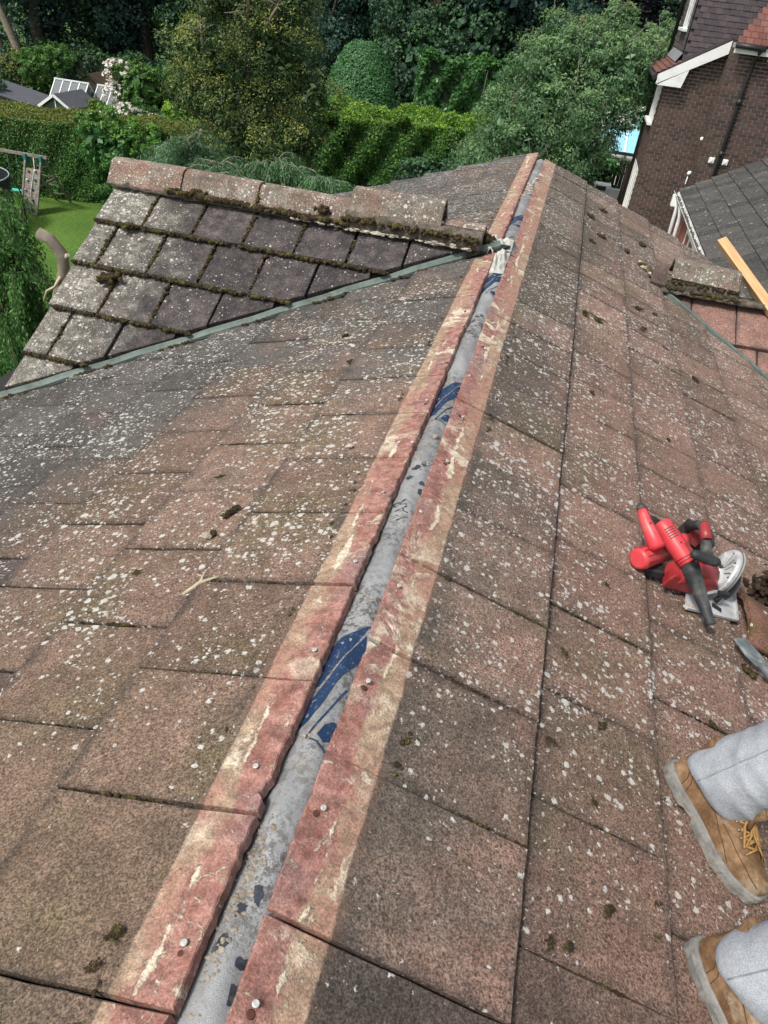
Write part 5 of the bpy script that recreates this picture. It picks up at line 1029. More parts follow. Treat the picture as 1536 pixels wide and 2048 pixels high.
bush('dark green yew shrub hugging the gable wall', (-4.6, 6.4, -4.0), (1.3, 1.1, 1.4), [YEW, MIDG], 500, 16, 0.09, 0.03, 0.16, 0.3, zg=-7.5)
st_ = thing('cut_branch', (-4.6, 6.3, -7.4), 'pale sawn off branch stub left of the gable verge', 'branch')
m = MB(); m.tube([(-5.0, 6.5, -7.4), (-4.72, 6.4, -3.2), (-4.47, 6.3, -1.86), (-4.36, 6.3, -1.6), (-4.35, 6.3, -1.42), (-4.45, 6.3, -1.29), (-4.56, 6.28, -1.24)], [0.1, 0.075, 0.062, 0.06, 0.062, 0.056, 0.06], 10); m.obj('limb', M_BARKP, st_)
m = MB(); m.tube([(-4.36, 6.27, -1.6), (-4.42, 6.2, -1.72), (-4.52, 6.2, -1.78), (-4.58, 6.2, -1.9)], [0.02, 0.014, 0.012, 0.008], 6); m.tube([(-4.33, 6.3, -1.45), (-4.27, 6.28, -1.40)], [0.03, 0.02], 6); m.obj('side_twig', simple('twig_pale', (0.45, 0.38, 0.28), 0.9), st_)
#@@PART3
# ------------------------------------------------------------------ things lying on the roof
SLN = Vector((math.sin(aR), 0, math.cos(aR)))
def roofR(x, y, h=0.0): return Vector((x, y, -x*math.tan(aR) - 0.008)) + SLN*h
def roofL(x, y, h=0.0): return Vector((x, y, x*math.tan(aL) - 0.008)) + Vector((-math.sin(aL), 0, math.cos(aL)))*h
M_RED = simple('red_plastic', (0.56, 0.045, 0.055), 0.42, 0.12, 9, spec=0.5, dirt=(0.42, 0.13, 0.12), dsc=7); M_RED2 = simple('red_plastic_dark', (0.30, 0.025, 0.03), 0.45, 0.2, 14, spec=0.5, dirt=(0.2, 0.06, 0.055), dsc=9)
M_RUB = simple('black_rubber', (0.03, 0.032, 0.034), 0.6, 0.3, 20, spec=0.4, dirt=(0.12, 0.12, 0.115), dsc=10)
M_ALU = simple('cast_aluminium', (0.56, 0.57, 0.57), 0.42, 0.12, 30, metal=0.25, dirt=(0.36, 0.35, 0.34), dsc=14)
M_STI0 = simple('split_dark', (0.16, 0.01, 0.014), 0.6)
lb = thing('leaf_blower', roofR(0.85, 1.9), 'red handheld leaf blower with black nozzle lying on the right slope', 'leaf blower')
T0_, T1b, NZ = Vector((0.78, 1.975, -0.177)), Vector((0.873, 1.883, -0.235)), Vector((0.96, 1.75, -0.339))
ax_ = (T1b - T0_).normalized()
m = MB(); m.tube([T0_ - ax_*0.012, T0_ - ax_*0.008, T0_ + ax_*0.01, T0_ + ax_*0.07, T1b - ax_*0.02, T1b], [0.016, 0.026, 0.031, 0.032, 0.030, 0.0285], 18); m.obj('tube_body', M_RED, lb, bevel=0.002)
for k in range(3): c = T1b - ax_*(0.004 + 0.009*k); m = MB(); m.tube([c - ax_*0.002, c + ax_*0.002], 0.0315, 18); m.obj('collar_ring', M_RED2, lb)
nd = (NZ - T1b).normalized(); m = MB(); m.tube([T1b, T1b + nd*0.03, T1b + nd*0.034, T1b.lerp(NZ, 0.5), NZ - nd*0.012, NZ - nd*0.01, NZ, NZ, NZ - nd*0.03], [0.028, 0.0275, 0.0255, 0.0205, 0.0145, 0.016, 0.016, 0.0125, 0.011], 16); m.obj('nozzle', M_RUB, lb)
H0, H1, H2 = Vector((0.703, 1.981, -0.136)), Vector((0.722, 1.942, -0.158)), Vector((0.765, 1.888, -0.198))
m = MB(); m.tube([H0.lerp(H1, 0.15), H0.lerp(H1, 0.5), H1, H1.lerp(H2, 0.5), H2, H2 + (H2 - H1)*0.15], [0.0155, 0.0175, 0.0195, 0.0235, 0.0265, 0.018], 14); m.obj('handle', M_RED, lb)
m = MB(); m.tube([H0 + (H0 - H1)*0.30, H0 + (H0 - H1)*0.2, H0, H0.lerp(H1, 0.16)], [0.006, 0.012, 0.0158, 0.0165], 14); m.obj('handle_cap', M_RUB, lb)
m = MB(); m.tube([H0.lerp(H1, 0.6) + Vector((0.014, 0.016, -0.012)), Vector((0.752, 1.99, -0.178)), Vector((0.768, 1.985, -0.19))], [0.012, 0.015, 0.02], 8); m.obj('trigger', M_BLACKP, lb)
A_, B_ = Vector((0.722, 1.862, -0.245)), Vector((0.83, 1.985, -0.268)); da = (B_ - A_).normalized()
m = MB(); m.tube([A_ - da*0.004, A_, A_ + da*0.012, B_], [0.024, 0.032, 0.0345, 0.0345], 20); m.obj('motor_housing', M_RED, lb)
sx_ = da.cross(SLN).normalized(); sz_ = sx_.cross(da)
for k in range(11):
    a = 2*math.pi*k/11; o_ = (sx_*math.cos(a) + sz_*math.sin(a))*0.0342; m = MB(); m.beam(A_ + da*0.006 + o_, A_ + da*0.05 + o_, 0.004, 0.004, tuple(o_.normalized())); m.obj('cooling_rib', M_RED2, lb)
m = MB(); q = T0_.lerp(T1b, 0.45); d2 = Vector((0.55, 0.70, -0.25)).normalized(); m.tube([q + d2*0.02, q + d2*0.07, q + d2*0.07, q + d2*0.055], [0.024, 0.023, 0.018, 0.016], 14); m.obj('air_inlet', M_RED, lb)
m = MB(); m.box(T0_.lerp(T1b, 0.72) + SLN*0.0295, (0.03, 0.022, 0.004), Matrix((ax_, SLN.cross(ax_), SLN)).transposed()); m.obj('rating_label', M_RED2, lb)
up_ = (SLN - ax_*SLN.dot(ax_)).normalized(); lf_ = up_.cross(ax_)
m = MB(); m.tube([T0_ + ax_*0.012 + up_*0.0312, T0_ + ax_*0.06 + up_*0.0322, T1b - ax_*0.03 + up_*0.0302], 0.0009, 5); m.obj('split_line', M_STI0, lb)
for k in range(5): c = T0_ + ax_*(0.022 + 0.008*k) + (up_*0.72 - lf_*0.69)*0.0308; m = MB(); m.beam(c - lf_*0.010 - up_*0.010, c + lf_*0.010 + up_*0.010, 0.0026, 0.003, tuple((up_*0.72 - lf_*0.69).normalized())); m.obj('vent_slot', M_BLACKP, lb)
for t, sd in ((0.35, 0.6), (0.75, 0.6), (0.55, -0.5)): c = T0_.lerp(T1b, t) + (up_*0.8 + lf_*sd).normalized()*0.0312; m = MB(); m.ball(c, 0.0032, 7, 4); m.obj('screw', M_BLACKP, lb)
hd_ = (H2 - H1).normalized(); hu_ = (SLN - hd_*SLN.dot(hd_)).normalized()
m = MB(); m.tube([H0.lerp(H1, 0.2) + hu_*0.0162, H1 + hu_*0.0197, H1.lerp(H2, 0.5) + hu_*0.0238, H2 + hu_*0.0262], 0.0009, 5); m.obj('split_line', M_STI0, lb)
for t in (0.15, 0.75): m = MB(); m.ball(H1.lerp(H2, t) + hu_*0.018 + hd_.cross(hu_)*0.0105, 0.0032, 7, 4); m.obj('screw', M_BLACKP, lb)
m = MB(); m.box(roofR(0.775, 1.90, 0.016), (0.07, 0.05, 0.03)); m.obj('battery', M_BLACKP, lb, bevel=0.006)

cs_ = thing('circular_saw', roofR(1.0, 1.93), 'red and black circular saw with silver guard resting beside the blower', 'circular saw')
P0, P1, P2, P3 = [roofR(x, y, 0.004) for x, y in ((0.913, 1.965), (0.893, 1.812), (1.086, 1.905), (1.10, 2.07))]
m = MB(); m.add([P0, P1, P2, P3] + [v + SLN*0.005 for v in (P0, P1, P2, P3)], [(3, 2, 1, 0), (4, 5, 6, 7), (0, 1, 5, 4), (1, 2, 6, 5), (2, 3, 7, 6), (3, 0, 4, 7)]); e = (P2 - P1); 
m.beam(P1 + SLN*0.008, P2 + SLN*0.008, 0.006, 0.008, tuple(SLN)); m.beam(P2 + SLN*0.008, P3 + SLN*0.008, 0.006, 0.008, tuple(SLN)); m.obj('base_plate', M_ALU, cs_)
bd = (P3 - P2).normalized(); bs = (P2 - P1).normalized(); gc = Vector((1.036, 2.032, -0.352)); rings = []
for k in range(15):
    a = math.pi*(1.02 - k/14*1.04) ; o_ = bd*math.cos(a) + SLN*math.sin(a); c = gc
    rings.append([c + o_*0.088 + bs*0.013, c + o_*0.093 + bs*0.006, c + o_*0.093 - bs*0.018, c + o_*0.086 - bs*0.026, c + o_*0.03 - bs*0.026, c + o_*0.03 + bs*0.013])
m = MB(); m.loft(rings, True, False); m.obj('blade_guard', M_ALU, cs_, bevel=0.003)
m = MB(); ring2 = []
for k in range(15): a = math.pi*(1.0 - k/14); o_ = bd*math.cos(a) + SLN*math.sin(a); ring2.append(gc + o_*0.0905 - bs*0.004)
m.tube(ring2, 0.0045, 6); m.obj('guard_seam', simple('steel_dark', (0.2, 0.2, 0.2), 0.5, metal=0.5), cs_)
m = MB(); m.tube([gc + bs*0.016 - SLN*0.02, gc + bs*0.018 - SLN*0.02], 0.072, 28); m.obj('saw_blade', simple('blade_steel', (0.3, 0.3, 0.31), 0.35, metal=0.8), cs_)
for k in range(6): a = math.pi*(0.2 + 0.11*k); o_ = bd*math.cos(a) + SLN*math.sin(a); m = MB(); m.beam(gc + o_*0.03 - bs*0.028, gc + o_*0.08 - bs*0.03, 0.004, 0.01, tuple(bs)); m.obj('guard_fin', M_ALU, cs_)
ma_, mb_ = Vector((0.815, 1.857, -0.275)), gc - bs*0.03 - SLN*0.008; dm = (mb_ - ma_).normalized()
BP = [(0.800,1.880),(0.792,1.822),(0.862,1.856),(0.968,1.915),(0.975,1.985),(0.885,1.968)]
bc_ = Vector((sum(q[0] for q in BP)/6, sum(q[1] for q in BP)/6, 0)); rings = []
for hh, sc in ((0.012, 0.90), (0.022, 1.0), (0.052, 1.0), (0.068, 0.93), (0.076, 0.78)): rings.append([roofR(bc_.x + (x - bc_.x)*sc + 0.01, bc_.y + (y - bc_.y)*sc + 0.012, hh) for x, y in BP])
m = MB(); m.loft(rings, True, False); m.obj('motor_housing', M_RED2, cs_, bevel=0.006)
m = MB(); m.tube([ma_ + dm*0.03 + SLN*0.012, ma_.lerp(mb_, 0.6) + SLN*0.012, mb_ - dm*0.03], [0.036, 0.041, 0.042], 16); m.obj('motor_barrel', M_RED2, cs_)
mu_ = (SLN - dm*SLN.dot(dm)).normalized(); ml_ = mu_.cross(dm)
for k in range(5):
    for a in (0.3, 0.9): o_ = (mu_*math.cos(a) - ml_*math.sin(a)); c = ma_.lerp(mb_, 0.16 + 0.055*k) + o_*0.0375; m = MB(); m.beam(c - ml_.cross(o_).normalized()*0 - o_.cross(dm)*0.008, c + o_.cross(dm)*0.008, 0.003, 0.004, tuple(o_)); m.obj('vent_slot', M_BLACKP, cs_)
m = MB(); m.tube([ma_.lerp(mb_, 0.42) - dm*0.001, ma_.lerp(mb_, 0.42) + dm*0.002], 0.0412, 16); m.obj('body_joint', M_STI0, cs_)
for k in range(4): o_ = bd*math.cos(0.5 + 0.7*k) + SLN*math.sin(0.5 + 0.7*k); m = MB(); m.ball(gc + o_*0.08 - bs*0.0265, 0.0034, 7, 4); m.obj('screw', M_BLACKP, cs_)
m = MB(); m.tube([mb_ - dm*0.045, mb_ - dm*0.02, mb_], [0.044, 0.046, 0.042], 18); m.obj('gear_case', M_ALU, cs_)
m = MB(); m.box(mb_ - dm*0.028 + SLN*0.043, (0.022, 0.02, 0.006), Matrix((dm, SLN.cross(dm), SLN)).transposed()); m.obj('lock_button', M_BLACKP, cs_)
g0, g1, g2, g3 = Vector((0.90, 2.12, -0.255)), Vector((0.917, 2.035, -0.185)), Vector((0.925, 1.985, -0.205)), Vector((0.937, 1.955, -0.262))
m = MB(); m.tube([g0, g0.lerp(g1, 0.5) + SLN*0.006, g1], [0.016, 0.0155, 0.016], 12); m.obj('rear_grip', M_RUB, cs_); m = MB(); m.tube([g1 - (g2 - g1)*0.2, g1, g1.lerp(g2, 0.5), g2], [0.012, 0.0165, 0.0185, 0.0175], 12); m.obj('grip_shell', M_RED2, cs_); m = MB(); m.tube([g2 - (g3 - g2)*0.05, g3], [0.017, 0.018], 12); m.obj('grip_neck', M_RUB, cs_)
s0, s1 = Vector((0.842, 1.805, -0.150)) + Vector((0.012, 0.03, -0.012)), Vector((0.935, 1.852, -0.185)); ds = (s1 - s0).normalized()
m = MB(); m.tube([s0 - ds*0.006, s0, s0 + ds*0.012, s0.lerp(s1, 0.5), s1 - ds*0.012, s1, s1 + ds*0.008], [0.006, 0.0125, 0.0155, 0.015, 0.0158, 0.0135, 0.006], 14); m.obj('auxiliary_handle', M_RUB, cs_)
m = MB(); m.tube([s0.lerp(s1, 0.7), s0.lerp(s1, 0.8) - SLN*0.04 + Vector((0.015, 0.05, 0))], [0.012, 0.014], 8); m.obj('handle_stem', M_BLACKP, cs_)
m = MB(); rb_ = Matrix((bd, SLN.cross(bd), SLN)).transposed(); m.box(Vector((0.945, 2.15, -0.31)), (0.07, 0.11, 0.062), rb_); m.obj('battery', M_BLACKP, cs_, bevel=0.008); m = MB(); m.box(Vector((0.93, 2.115, -0.29)), (0.02, 0.05, 0.05), rb_); m.obj('battery_clip', M_RED2, cs_, bevel=0.004)
m = MB(); q = P1.lerp(P2, 0.52) + (P3 - P2)*0.36 + SLN*0.02; m.tube([q, q + SLN*0.03], [0.009, 0.009], 8); m.beam(q + SLN*0.034 - bs*0.022, q + SLN*0.036 + bs*0.022, 0.014, 0.012, tuple(SLN)); m.obj('depth_knob', M_BLACKP, cs_)
m = MB(); q = P1.lerp(P2, 0.45) + (P3 - P2)*0.42; rings = [[q + SLN*(0.005 + 0.045*math.sin(a)) + bs*(0.04*math.cos(a)) + bd*w for w in (-0.006, 0.006)] for a in np.linspace(0, math.pi, 9)]
m.add([p for r in rings for p in r], [(2*i, 2*i+2, 2*i+3, 2*i+1) for i in range(8)]); o = m.obj('bevel_quadrant', M_ALU, cs_); o.modifiers.new('s', 'SOLIDIFY').thickness = 0.004
m = MB(); m.box(P1.lerp(P2, 0.6) + (P3 - P2)*0.25 + SLN*0.0065, (0.02, 0.035, 0.002), rb_); m.obj('sight_slot', M_BLACKP, cs_)

# loose ridge tile beyond the saw, pry bar, heap of pulled moss
m = MB(); rings = []
lt = thing('loose_ridge_tile', roofR(1.3, 1.94), 'brown rounded ridge tile lying loose right of the saw', 'tile')
d_ = Vector((math.cos(aR), 0.06, -math.sin(aR))).normalized(); sd_ = Vector((0, 1, 0))
for k in range(9):
    c = roofR(1.105 + 0.045*k*math.cos(aR), 1.935 + 0.002*k); ring = []
    for a in np.linspace(math.pi*0.98, math.pi*0.02, 13): ring.append(c + sd_*(0.118*math.cos(a)) + SLN*(0.062*math.sin(a)) - d_*0.02*(1 - abs(math.cos(a))))
    for a in np.linspace(math.pi*0.02, math.pi*0.98, 13): ring.append(c + sd_*(0.10*math.cos(a)) + SLN*(0.045*math.sin(a)) - d_*0.02*(1 - abs(math.cos(a))))
    rings.append(ring)
m.loft(rings, True, True); g = NT('ridge_tile_brown'); p = g.pos(); c = g.mix(g.ramp(g.noise(p, 9, 5), 0.35, 0.65), (0.1, 0.062, 0.03), (0.17, 0.085, 0.07)); c = g.scale(c, g.ramp(g.noise(p, 220, 2), 0.33, 0.67, 0.6, 1.4)); v = g.voro(p, 34.0); c = g.mix(g.ramp(g.ma('SUBTRACT', g.ma('MULTIPLY', g.ma('SUBTRACT', g.xyz(v.outputs['Color'])[0], 0.55), 0.6), v.outputs['Distance']), 0, 0.05), c, (0.45, 0.42, 0.33)); m.obj('tile_shell', g.out(c, 0.9), lt)
lt2 = thing('loose_tile', roofR(1.3, 1.78), 'flat pinkish tile lying under the edge of the brown ridge tile', 'tile')
m = MB(); m.box((0, 0, 0), (0.30, 0.20, 0.02)); o = m.obj('tile_slab', M_S, lt2, bevel=0.003); o.matrix_world = Matrix.Translation(roofR(1.27, 1.80, 0.012)) @ Matrix((Vector((math.cos(aR), 0, -math.sin(aR))), Vector((0, 1, 0)), SLN)).transposed().to_4x4() @ Matrix.Rotation(0.12, 4, 'Z'); o.parent = lt2; o.matrix_parent_inverse = Matrix(lt2.matrix_basis).inverted()
pb = thing('pry_bar', roofR(1.1, 1.75), 'dusty grey flat bladed bar lying by the loose ridge tile', 'bar')
M_BAR = simple('dusty_steel', (0.15, 0.175, 0.18), 0.65, 0.3, 22, metal=0.3, dirt=(0.32, 0.33, 0.32), dsc=14)
bx_ = Vector((0.075, -0.105, 0)).normalized(); q0 = roofR(1.066, 1.80, 0.022); q1 = roofR(1.122, 1.72, 0.03); q2 = roofR(1.40, 1.36, 0.05); dd = (q1 - q0).normalized(); sd2 = dd.cross(SLN).normalized()
m = MB(); m.loft([[q0 + sd2*a + SLN*b for a, b in ((-0.03, -0.003), (0.03, -0.003), (0.03, 0.002), (-0.03, 0.002))], [q0.lerp(q1, 0.6) + sd2*a + SLN*b for a, b in ((-0.034, -0.006), (0.034, -0.006), (0.03, 0.006), (-0.03, 0.006))], [q1 + sd2*a + SLN*b for a, b in ((-0.014, -0.01), (0.014, -0.01), (0.012, 0.012), (-0.012, 0.012))]], True, False); m.obj('blade', M_BAR, pb, bevel=0.002)
m = MB(); m.tube([q1 - dd*0.02, q1 + dd*0.02, q2], [0.013, 0.0145, 0.0145], 10); m.obj('shaft', M_BAR, pb)
cs, rs = [], []
for k in range(520): cs.append(roofR(1.25 + random.gauss(0, 0.03), 2.14 + random.gauss(0, 0.036), abs(random.gauss(0.0, 0.06)))); r = random.uniform(0.003, 0.011); rs.append((r*random.uniform(0.5, 2.0), r*random.uniform(0.5, 2.0), r*random.uniform(0.4, 1.2)))
v, f = lumps([tuple(c) for c in cs], rs, 0.5); hp = link('moss_heap', npmesh('heap', v, f), None, simple('dead_moss', (0.045, 0.03, 0.02), 1.0, 0.6, 60, bump=1.0, bsc=200)); tag(hp, 'ragged dark brown heap of pulled moss right of the saw', 'moss', None, 'stuff')

# timber length propped over the right gable
M_TIM = NT('sawn_softwood'); g = M_TIM; p = g.node('TexCoord').outputs['Object']; wv_ = g.noise(g.node('VectorMath', operation='MULTIPLY', ins={0: p, 1: (1.2, 30, 30)}).outputs[0], 2.2, 5, 0.6)
c = g.mix(g.ramp(wv_, 0.35, 0.65), (0.42, 0.24, 0.105), (0.56, 0.38, 0.2)); M_TIM = g.out(c, 0.7)
tb = MB(); ta, tb1 = Vector((1.425, 5.727, -0.165)), Vector((2.092, 4.709, -0.655)); Lt = (tb1 - ta).length; dt = (tb1 - ta).normalized(); st2 = dt.cross(Vector((0, 0, 1))).normalized(); up2 = st2.cross(dt)
tb.box((0, 0, 0), (Lt, 0.062, 0.05)); tmb = tb.obj('timber_length', M_TIM, None, bevel=0.0015)
rotm = Matrix((dt, -st2, up2)).transposed().to_4x4(); tmb.matrix_world = Matrix.Translation((ta + tb1)/2) @ rotm @ Matrix.Rotation(R(28), 4, 'X'); tag(tmb, 'new yellow sawn timber length propped across the right gable', 'timber')

# loose moss, twigs, flakes
MOSSM = []
for k in range(7):
    n = random.randint(22, 46); q = RNG.normal(0, 1, (n, 3)) * np.array([0.42, 0.3, 0.16]); q[:, 2] = np.abs(q[:, 2]) + 0.05; v, f = lumps(q, np.abs(RNG.normal(0.17, 0.05, (n, 3))) + 0.06, 0.45); me = npmesh('moss_clump', v, f); me.materials.append(M_MOSS); MOSSM.append(me)
RM = [(0.615,1.186,.011),(0.488,1.065,.011),(0.508,1.354,.009),(0.628,1.720,.009),(0.729,0.822,.017),(0.628,0.759,.012),(0.724,0.753,.015),(0.514,0.647,.009),(0.550,0.658,.009),(1.167,3.887,.017),(1.303,3.213,.015),(0.930,2.939,.012),(0.563,2.944,.012),(0.611,6.432,.03),(0.506,6.000,.028),(0.604,5.612,.03),(0.532,5.330,.02),(0.811,5.662,.026),(0.951,6.128,.038),(0.511,3.844,.022),(0.586,3.861,.02),(0.850,4.492,.02),(0.966,4.569,.02),(0.868,4.177,.02),(0.997,4.076,.018),(1.100,1.700,.02),(0.940,1.395,.012),(0.692,0.889,.008),(0.595,0.973,.008)]
LM = [(-0.467,1.544,.02),(-0.477,1.441,.012),(-0.654,1.113,.011),(-0.613,1.271,.012),(-0.600,1.757,.01),(-0.152,0.402,.011),(-0.158,0.355,.008),(-0.658,1.072,.009),(-0.375,1.011,.01),(-0.426,2.625,.015),(-0.543,2.959,.014)]
LAB = {0: 'olive moss clump just below a tile joint left of the upper boot', 1: 'dark moss curl at the first course line, level with the upper boot', 4: 'olive moss tuft between the two boots, the upper of the pair', 6: 'olive moss tuft beside the lower boot heel', 5: 'slim moss strip left of the two tufts by the boots', 25: 'dark moss sausage under the blade of the dusty bar', 26: 'small moss crumbs touching the upper trouser hem', 9: 'dark moss lump well above the saw on the bare right slope', 10: 'moss lump at the right edge above the red blower', 2: 'dark moss splinter right of the blue emblem, in the first tile row', 7: 'left one of two tiny moss crumbs side by side at bottom right of centre', 8: 'right one of two tiny moss crumbs side by side at bottom right of centre', 27: 'tiny moss crumb above the olive tufts between the boots', 28: 'tiny moss crumb left of the upper boot in the second tile row',
  11: 'moss crumb on the right slope straight above the leaf blower', 12: 'moss crumb far above the blower, close to the first course line', 13: 'uppermost moss crumb of the right slope, nearest the far verge', 14: 'moss crumb just below the uppermost one near the far verge', 15: 'upper one of two close moss crumbs far up the right slope', 16: 'lower one of two close moss crumbs far up the right slope', 17: 'moss crumb just left of the broad moss patch', 19: 'left crumb of a side by side moss pair lower than the right gable', 20: 'right crumb of a side by side moss pair lower than the right gable', 21: 'upper left of four moss crumbs beside the right valley', 22: 'upper right of four moss crumbs beside the right valley', 23: 'lower left of four moss crumbs beside the right valley', 24: 'lower right of four moss crumbs beside the right valley', 18: 'broad moss patch near the valley head of the right gable', 3: 'dark moss finger left of the red blower'}
for i, (x, y, r) in enumerate(RM):
    o = link('moss_clump', MOSSM[i % 7], None); ang = random.uniform(0, 6.3); o.matrix_world = Matrix.Translation(roofR(x, y, 0.0)) @ SR.frame(0, 0).to_3x3().to_4x4() @ Matrix.Rotation(ang, 4, 'Z') @ Matrix.Diagonal((r*1.5, r*1.2, r*0.9, 1))
    tag(o, LAB.get(i, 'small dark crumb of moss lying loose on the right slope' if y < 3.3 else 'small dark moss crumb high on the far right slope'), 'moss', 'loose moss on the right slope')
LLAB = {0: 'long dark brown moss flake on the left slope, the largest there', 5: 'round green moss cushion beside the red strip at bottom left', 1: 'brown moss crumb beside a white flake below the long moss flake', 6: 'smaller moss cushion below the round one by the red strip', 2: 'upper one of two moss crumbs left of the forked twig', 7: 'lower one of two moss crumbs left of the forked twig', 3: 'moss crumb close by the left of the forked twig', 4: 'moss crumb above the long dark moss flake', 8: 'moss crumb lower than the forked twig near a tile joint', 9: 'nearer one of two moss crumbs by the ridge below the left valley', 10: 'moss crumb nearest the valley gutter on the left slope'}
for i, (x, y, r) in enumerate(LM):
    o = link('moss_clump', MOSSM[(i + 3) % 7], None); o.matrix_world = Matrix.Translation(roofL(x, y, 0.0)) @ SL.frame(0, 0).to_3x3().to_4x4() @ Matrix.Rotation(R(60) if i == 0 else random.uniform(0, 6.3), 4, 'Z') @ Matrix.Diagonal((r*(2.2 if i == 0 else 1.5), r*(0.9 if i == 0 else 1.2), r*0.8, 1))
    if i == 0:
        qn = 150; qq = RNG.uniform(-1, 1, (qn, 3)) * np.array([0.030, 0.0085, 0.004]); qq[:, 2] = np.abs(qq[:, 2]); v, f = lumps(qq, RNG.uniform(0.002, 0.0048, (qn, 3)), 0.5); o.data = npmesh('moss_flake', v, f); o.data.materials.append(M_MOSS); fr_ = SL.frame(0, 0); fr_.translation = roofL(x, y, 0.002); o.matrix_world = fr_ @ Matrix.Rotation(R(-118), 4, 'Z')
    tag(o, LLAB.get(i, 'small dark crumb of moss lying loose on the left slope'), 'moss', 'loose moss on the left slope')
M_TWG = simple('dry_twig', (0.42, 0.36, 0.25), 0.9, 0.3, 60)
m = MB(); tp2 = lambda x, y, h=0.006: roofL(x, y, h)
m.tube([tp2(-0.43, 1.17), tp2(-0.405, 1.215), tp2(-0.363, 1.239)], [0.0045, 0.006, 0.004], 6); m.tube([tp2(-0.405, 1.215), tp2(-0.41, 1.25), tp2(-0.405, 1.31)], [0.004, 0.0035, 0.002], 5); m.tube([tp2(-0.408, 1.24), tp2(-0.43, 1.25)], [0.0035, 0.002], 5); m.tube([tp2(-0.41, 1.25), tp2(-0.385, 1.27)], [0.003, 0.0015], 5)
tag(m.obj('forked_twig', M_TWG, None), 'pale forked dry twig lying on the left slope', 'twig')
for (x, y, r, l) in ((-0.485, 1.425, 0.011, 'white mortar flake beside the brown moss crumb on the left slope'), (-0.39, 1.95, 0.010, 'pale mortar flake near the ridge on the left slope'), (-0.215, 1.885, 0.008, 'small pale stone on the left slope close to the red strip')):
    v, f = lumps([tuple(roofL(x, y, r*0.4))], [(r*1.3, r, r*0.5)], 0.3, True); tag(link('mortar_flake', npmesh('flake', v, f), None, M_MORTL), l, 'mortar flake')
v, f = lumps([tuple(roofR(0.905, 1.83, 0.006))], [(0.016, 0.011, 0.008)], 0.3, True); tag(link('mortar_flake', npmesh('flake', v, f), None, M_MORTL), 'pale mortar flake left of the silver saw base', 'mortar flake')

# ------------------------------------------------------------------ the person standing on the right slope
pe = thing('person', roofR(0.86, 0.92), 'person in grey joggers and tan work boots standing on the right slope', 'person')
g = NT('tan_nubuck'); p = g.pos(); c = g.mix(g.ramp(g.noise(p, 16, 5, 0.65), 0.35, 0.68), (0.125, 0.066, 0.03), (0.26, 0.158, 0.085)); c = g.mix(g.ramp(g.noise(p, 9, 6, 0.75), 0.5, 0.64, 0, 0.8), c, (0.33, 0.265, 0.19)); c = g.scale(c, g.ramp(g.noise(p, 60, 5, 0.7), 0.3, 0.7, 0.75, 1.2)); g.bump(g.ma('ADD', g.noise(p, 38, 5), g.ma('MULTIPLY', g.noise(p, 300, 2), 0.3)), 0.45, 0.006); M_NUB = g.out(c, 0.8)
M_SOLE = simple('grey_sole', (0.19, 0.185, 0.17), 0.85, 0.3, 30, bump=0.4, bsc=90, dirt=(0.30, 0.28, 0.25), dsc=22); M_LACE = simple('lace_tan', (0.30, 0.17, 0.06), 0.8, 0.3, 200); M_STI = simple('seam_brown', (0.075, 0.04, 0.02), 0.9); M_EYE = simple('eyelet_metal', (0.3, 0.26, 0.2), 0.4, metal=0.7)
g = NT('grey_jersey'); p = g.pos(); c = g.mix(g.ramp(g.noise(p, 420, 3, 0.75), 0.35, 0.65), (0.25, 0.272, 0.3), (0.385, 0.407, 0.435)); c = g.scale(c, g.ramp(g.noise(p, 14, 5), 0.3, 0.7, 0.82, 1.12)); g.bump(g.ma('ADD', g.noise(p, 320, 3), g.ma('MULTIPLY', g.noise(p, 26, 4), 3.0)), 0.4, 0.004); M_JER = g.out(c, 0.95)
M_SKIN = simple('skin', (0.45, 0.25, 0.17), 0.55, 0.1, 8); M_HAIR = simple('hair_brown', (0.05, 0.03, 0.018), 0.7); M_HOOD = simple('navy_hoodie', (0.02, 0.024, 0.04), 0.95, 0.2, 30)
def foot(n, x0, x1, wmax, e=0.0):
    """outline of a boot footprint: heel at x0, toe at x1, with a waist"""
    out = []
    for k in range(n):
        a = 2*math.pi*k/n; t = (1 - math.cos(a))/2; x = x0 + (x1 - x0)*t; L = abs(math.sin(a))**0.72
        w = wmax*(0.80 + 0.10*t - 0.10*math.exp(-((t - 0.42)/0.16)**2) + 0.13*math.exp(-((t - 0.70)/0.2)**2)); y = w*L*(1 if math.sin(a) > 0 else -1) + 0.008*math.sin(t*3.0) 
        out.append((x, y))
    return out
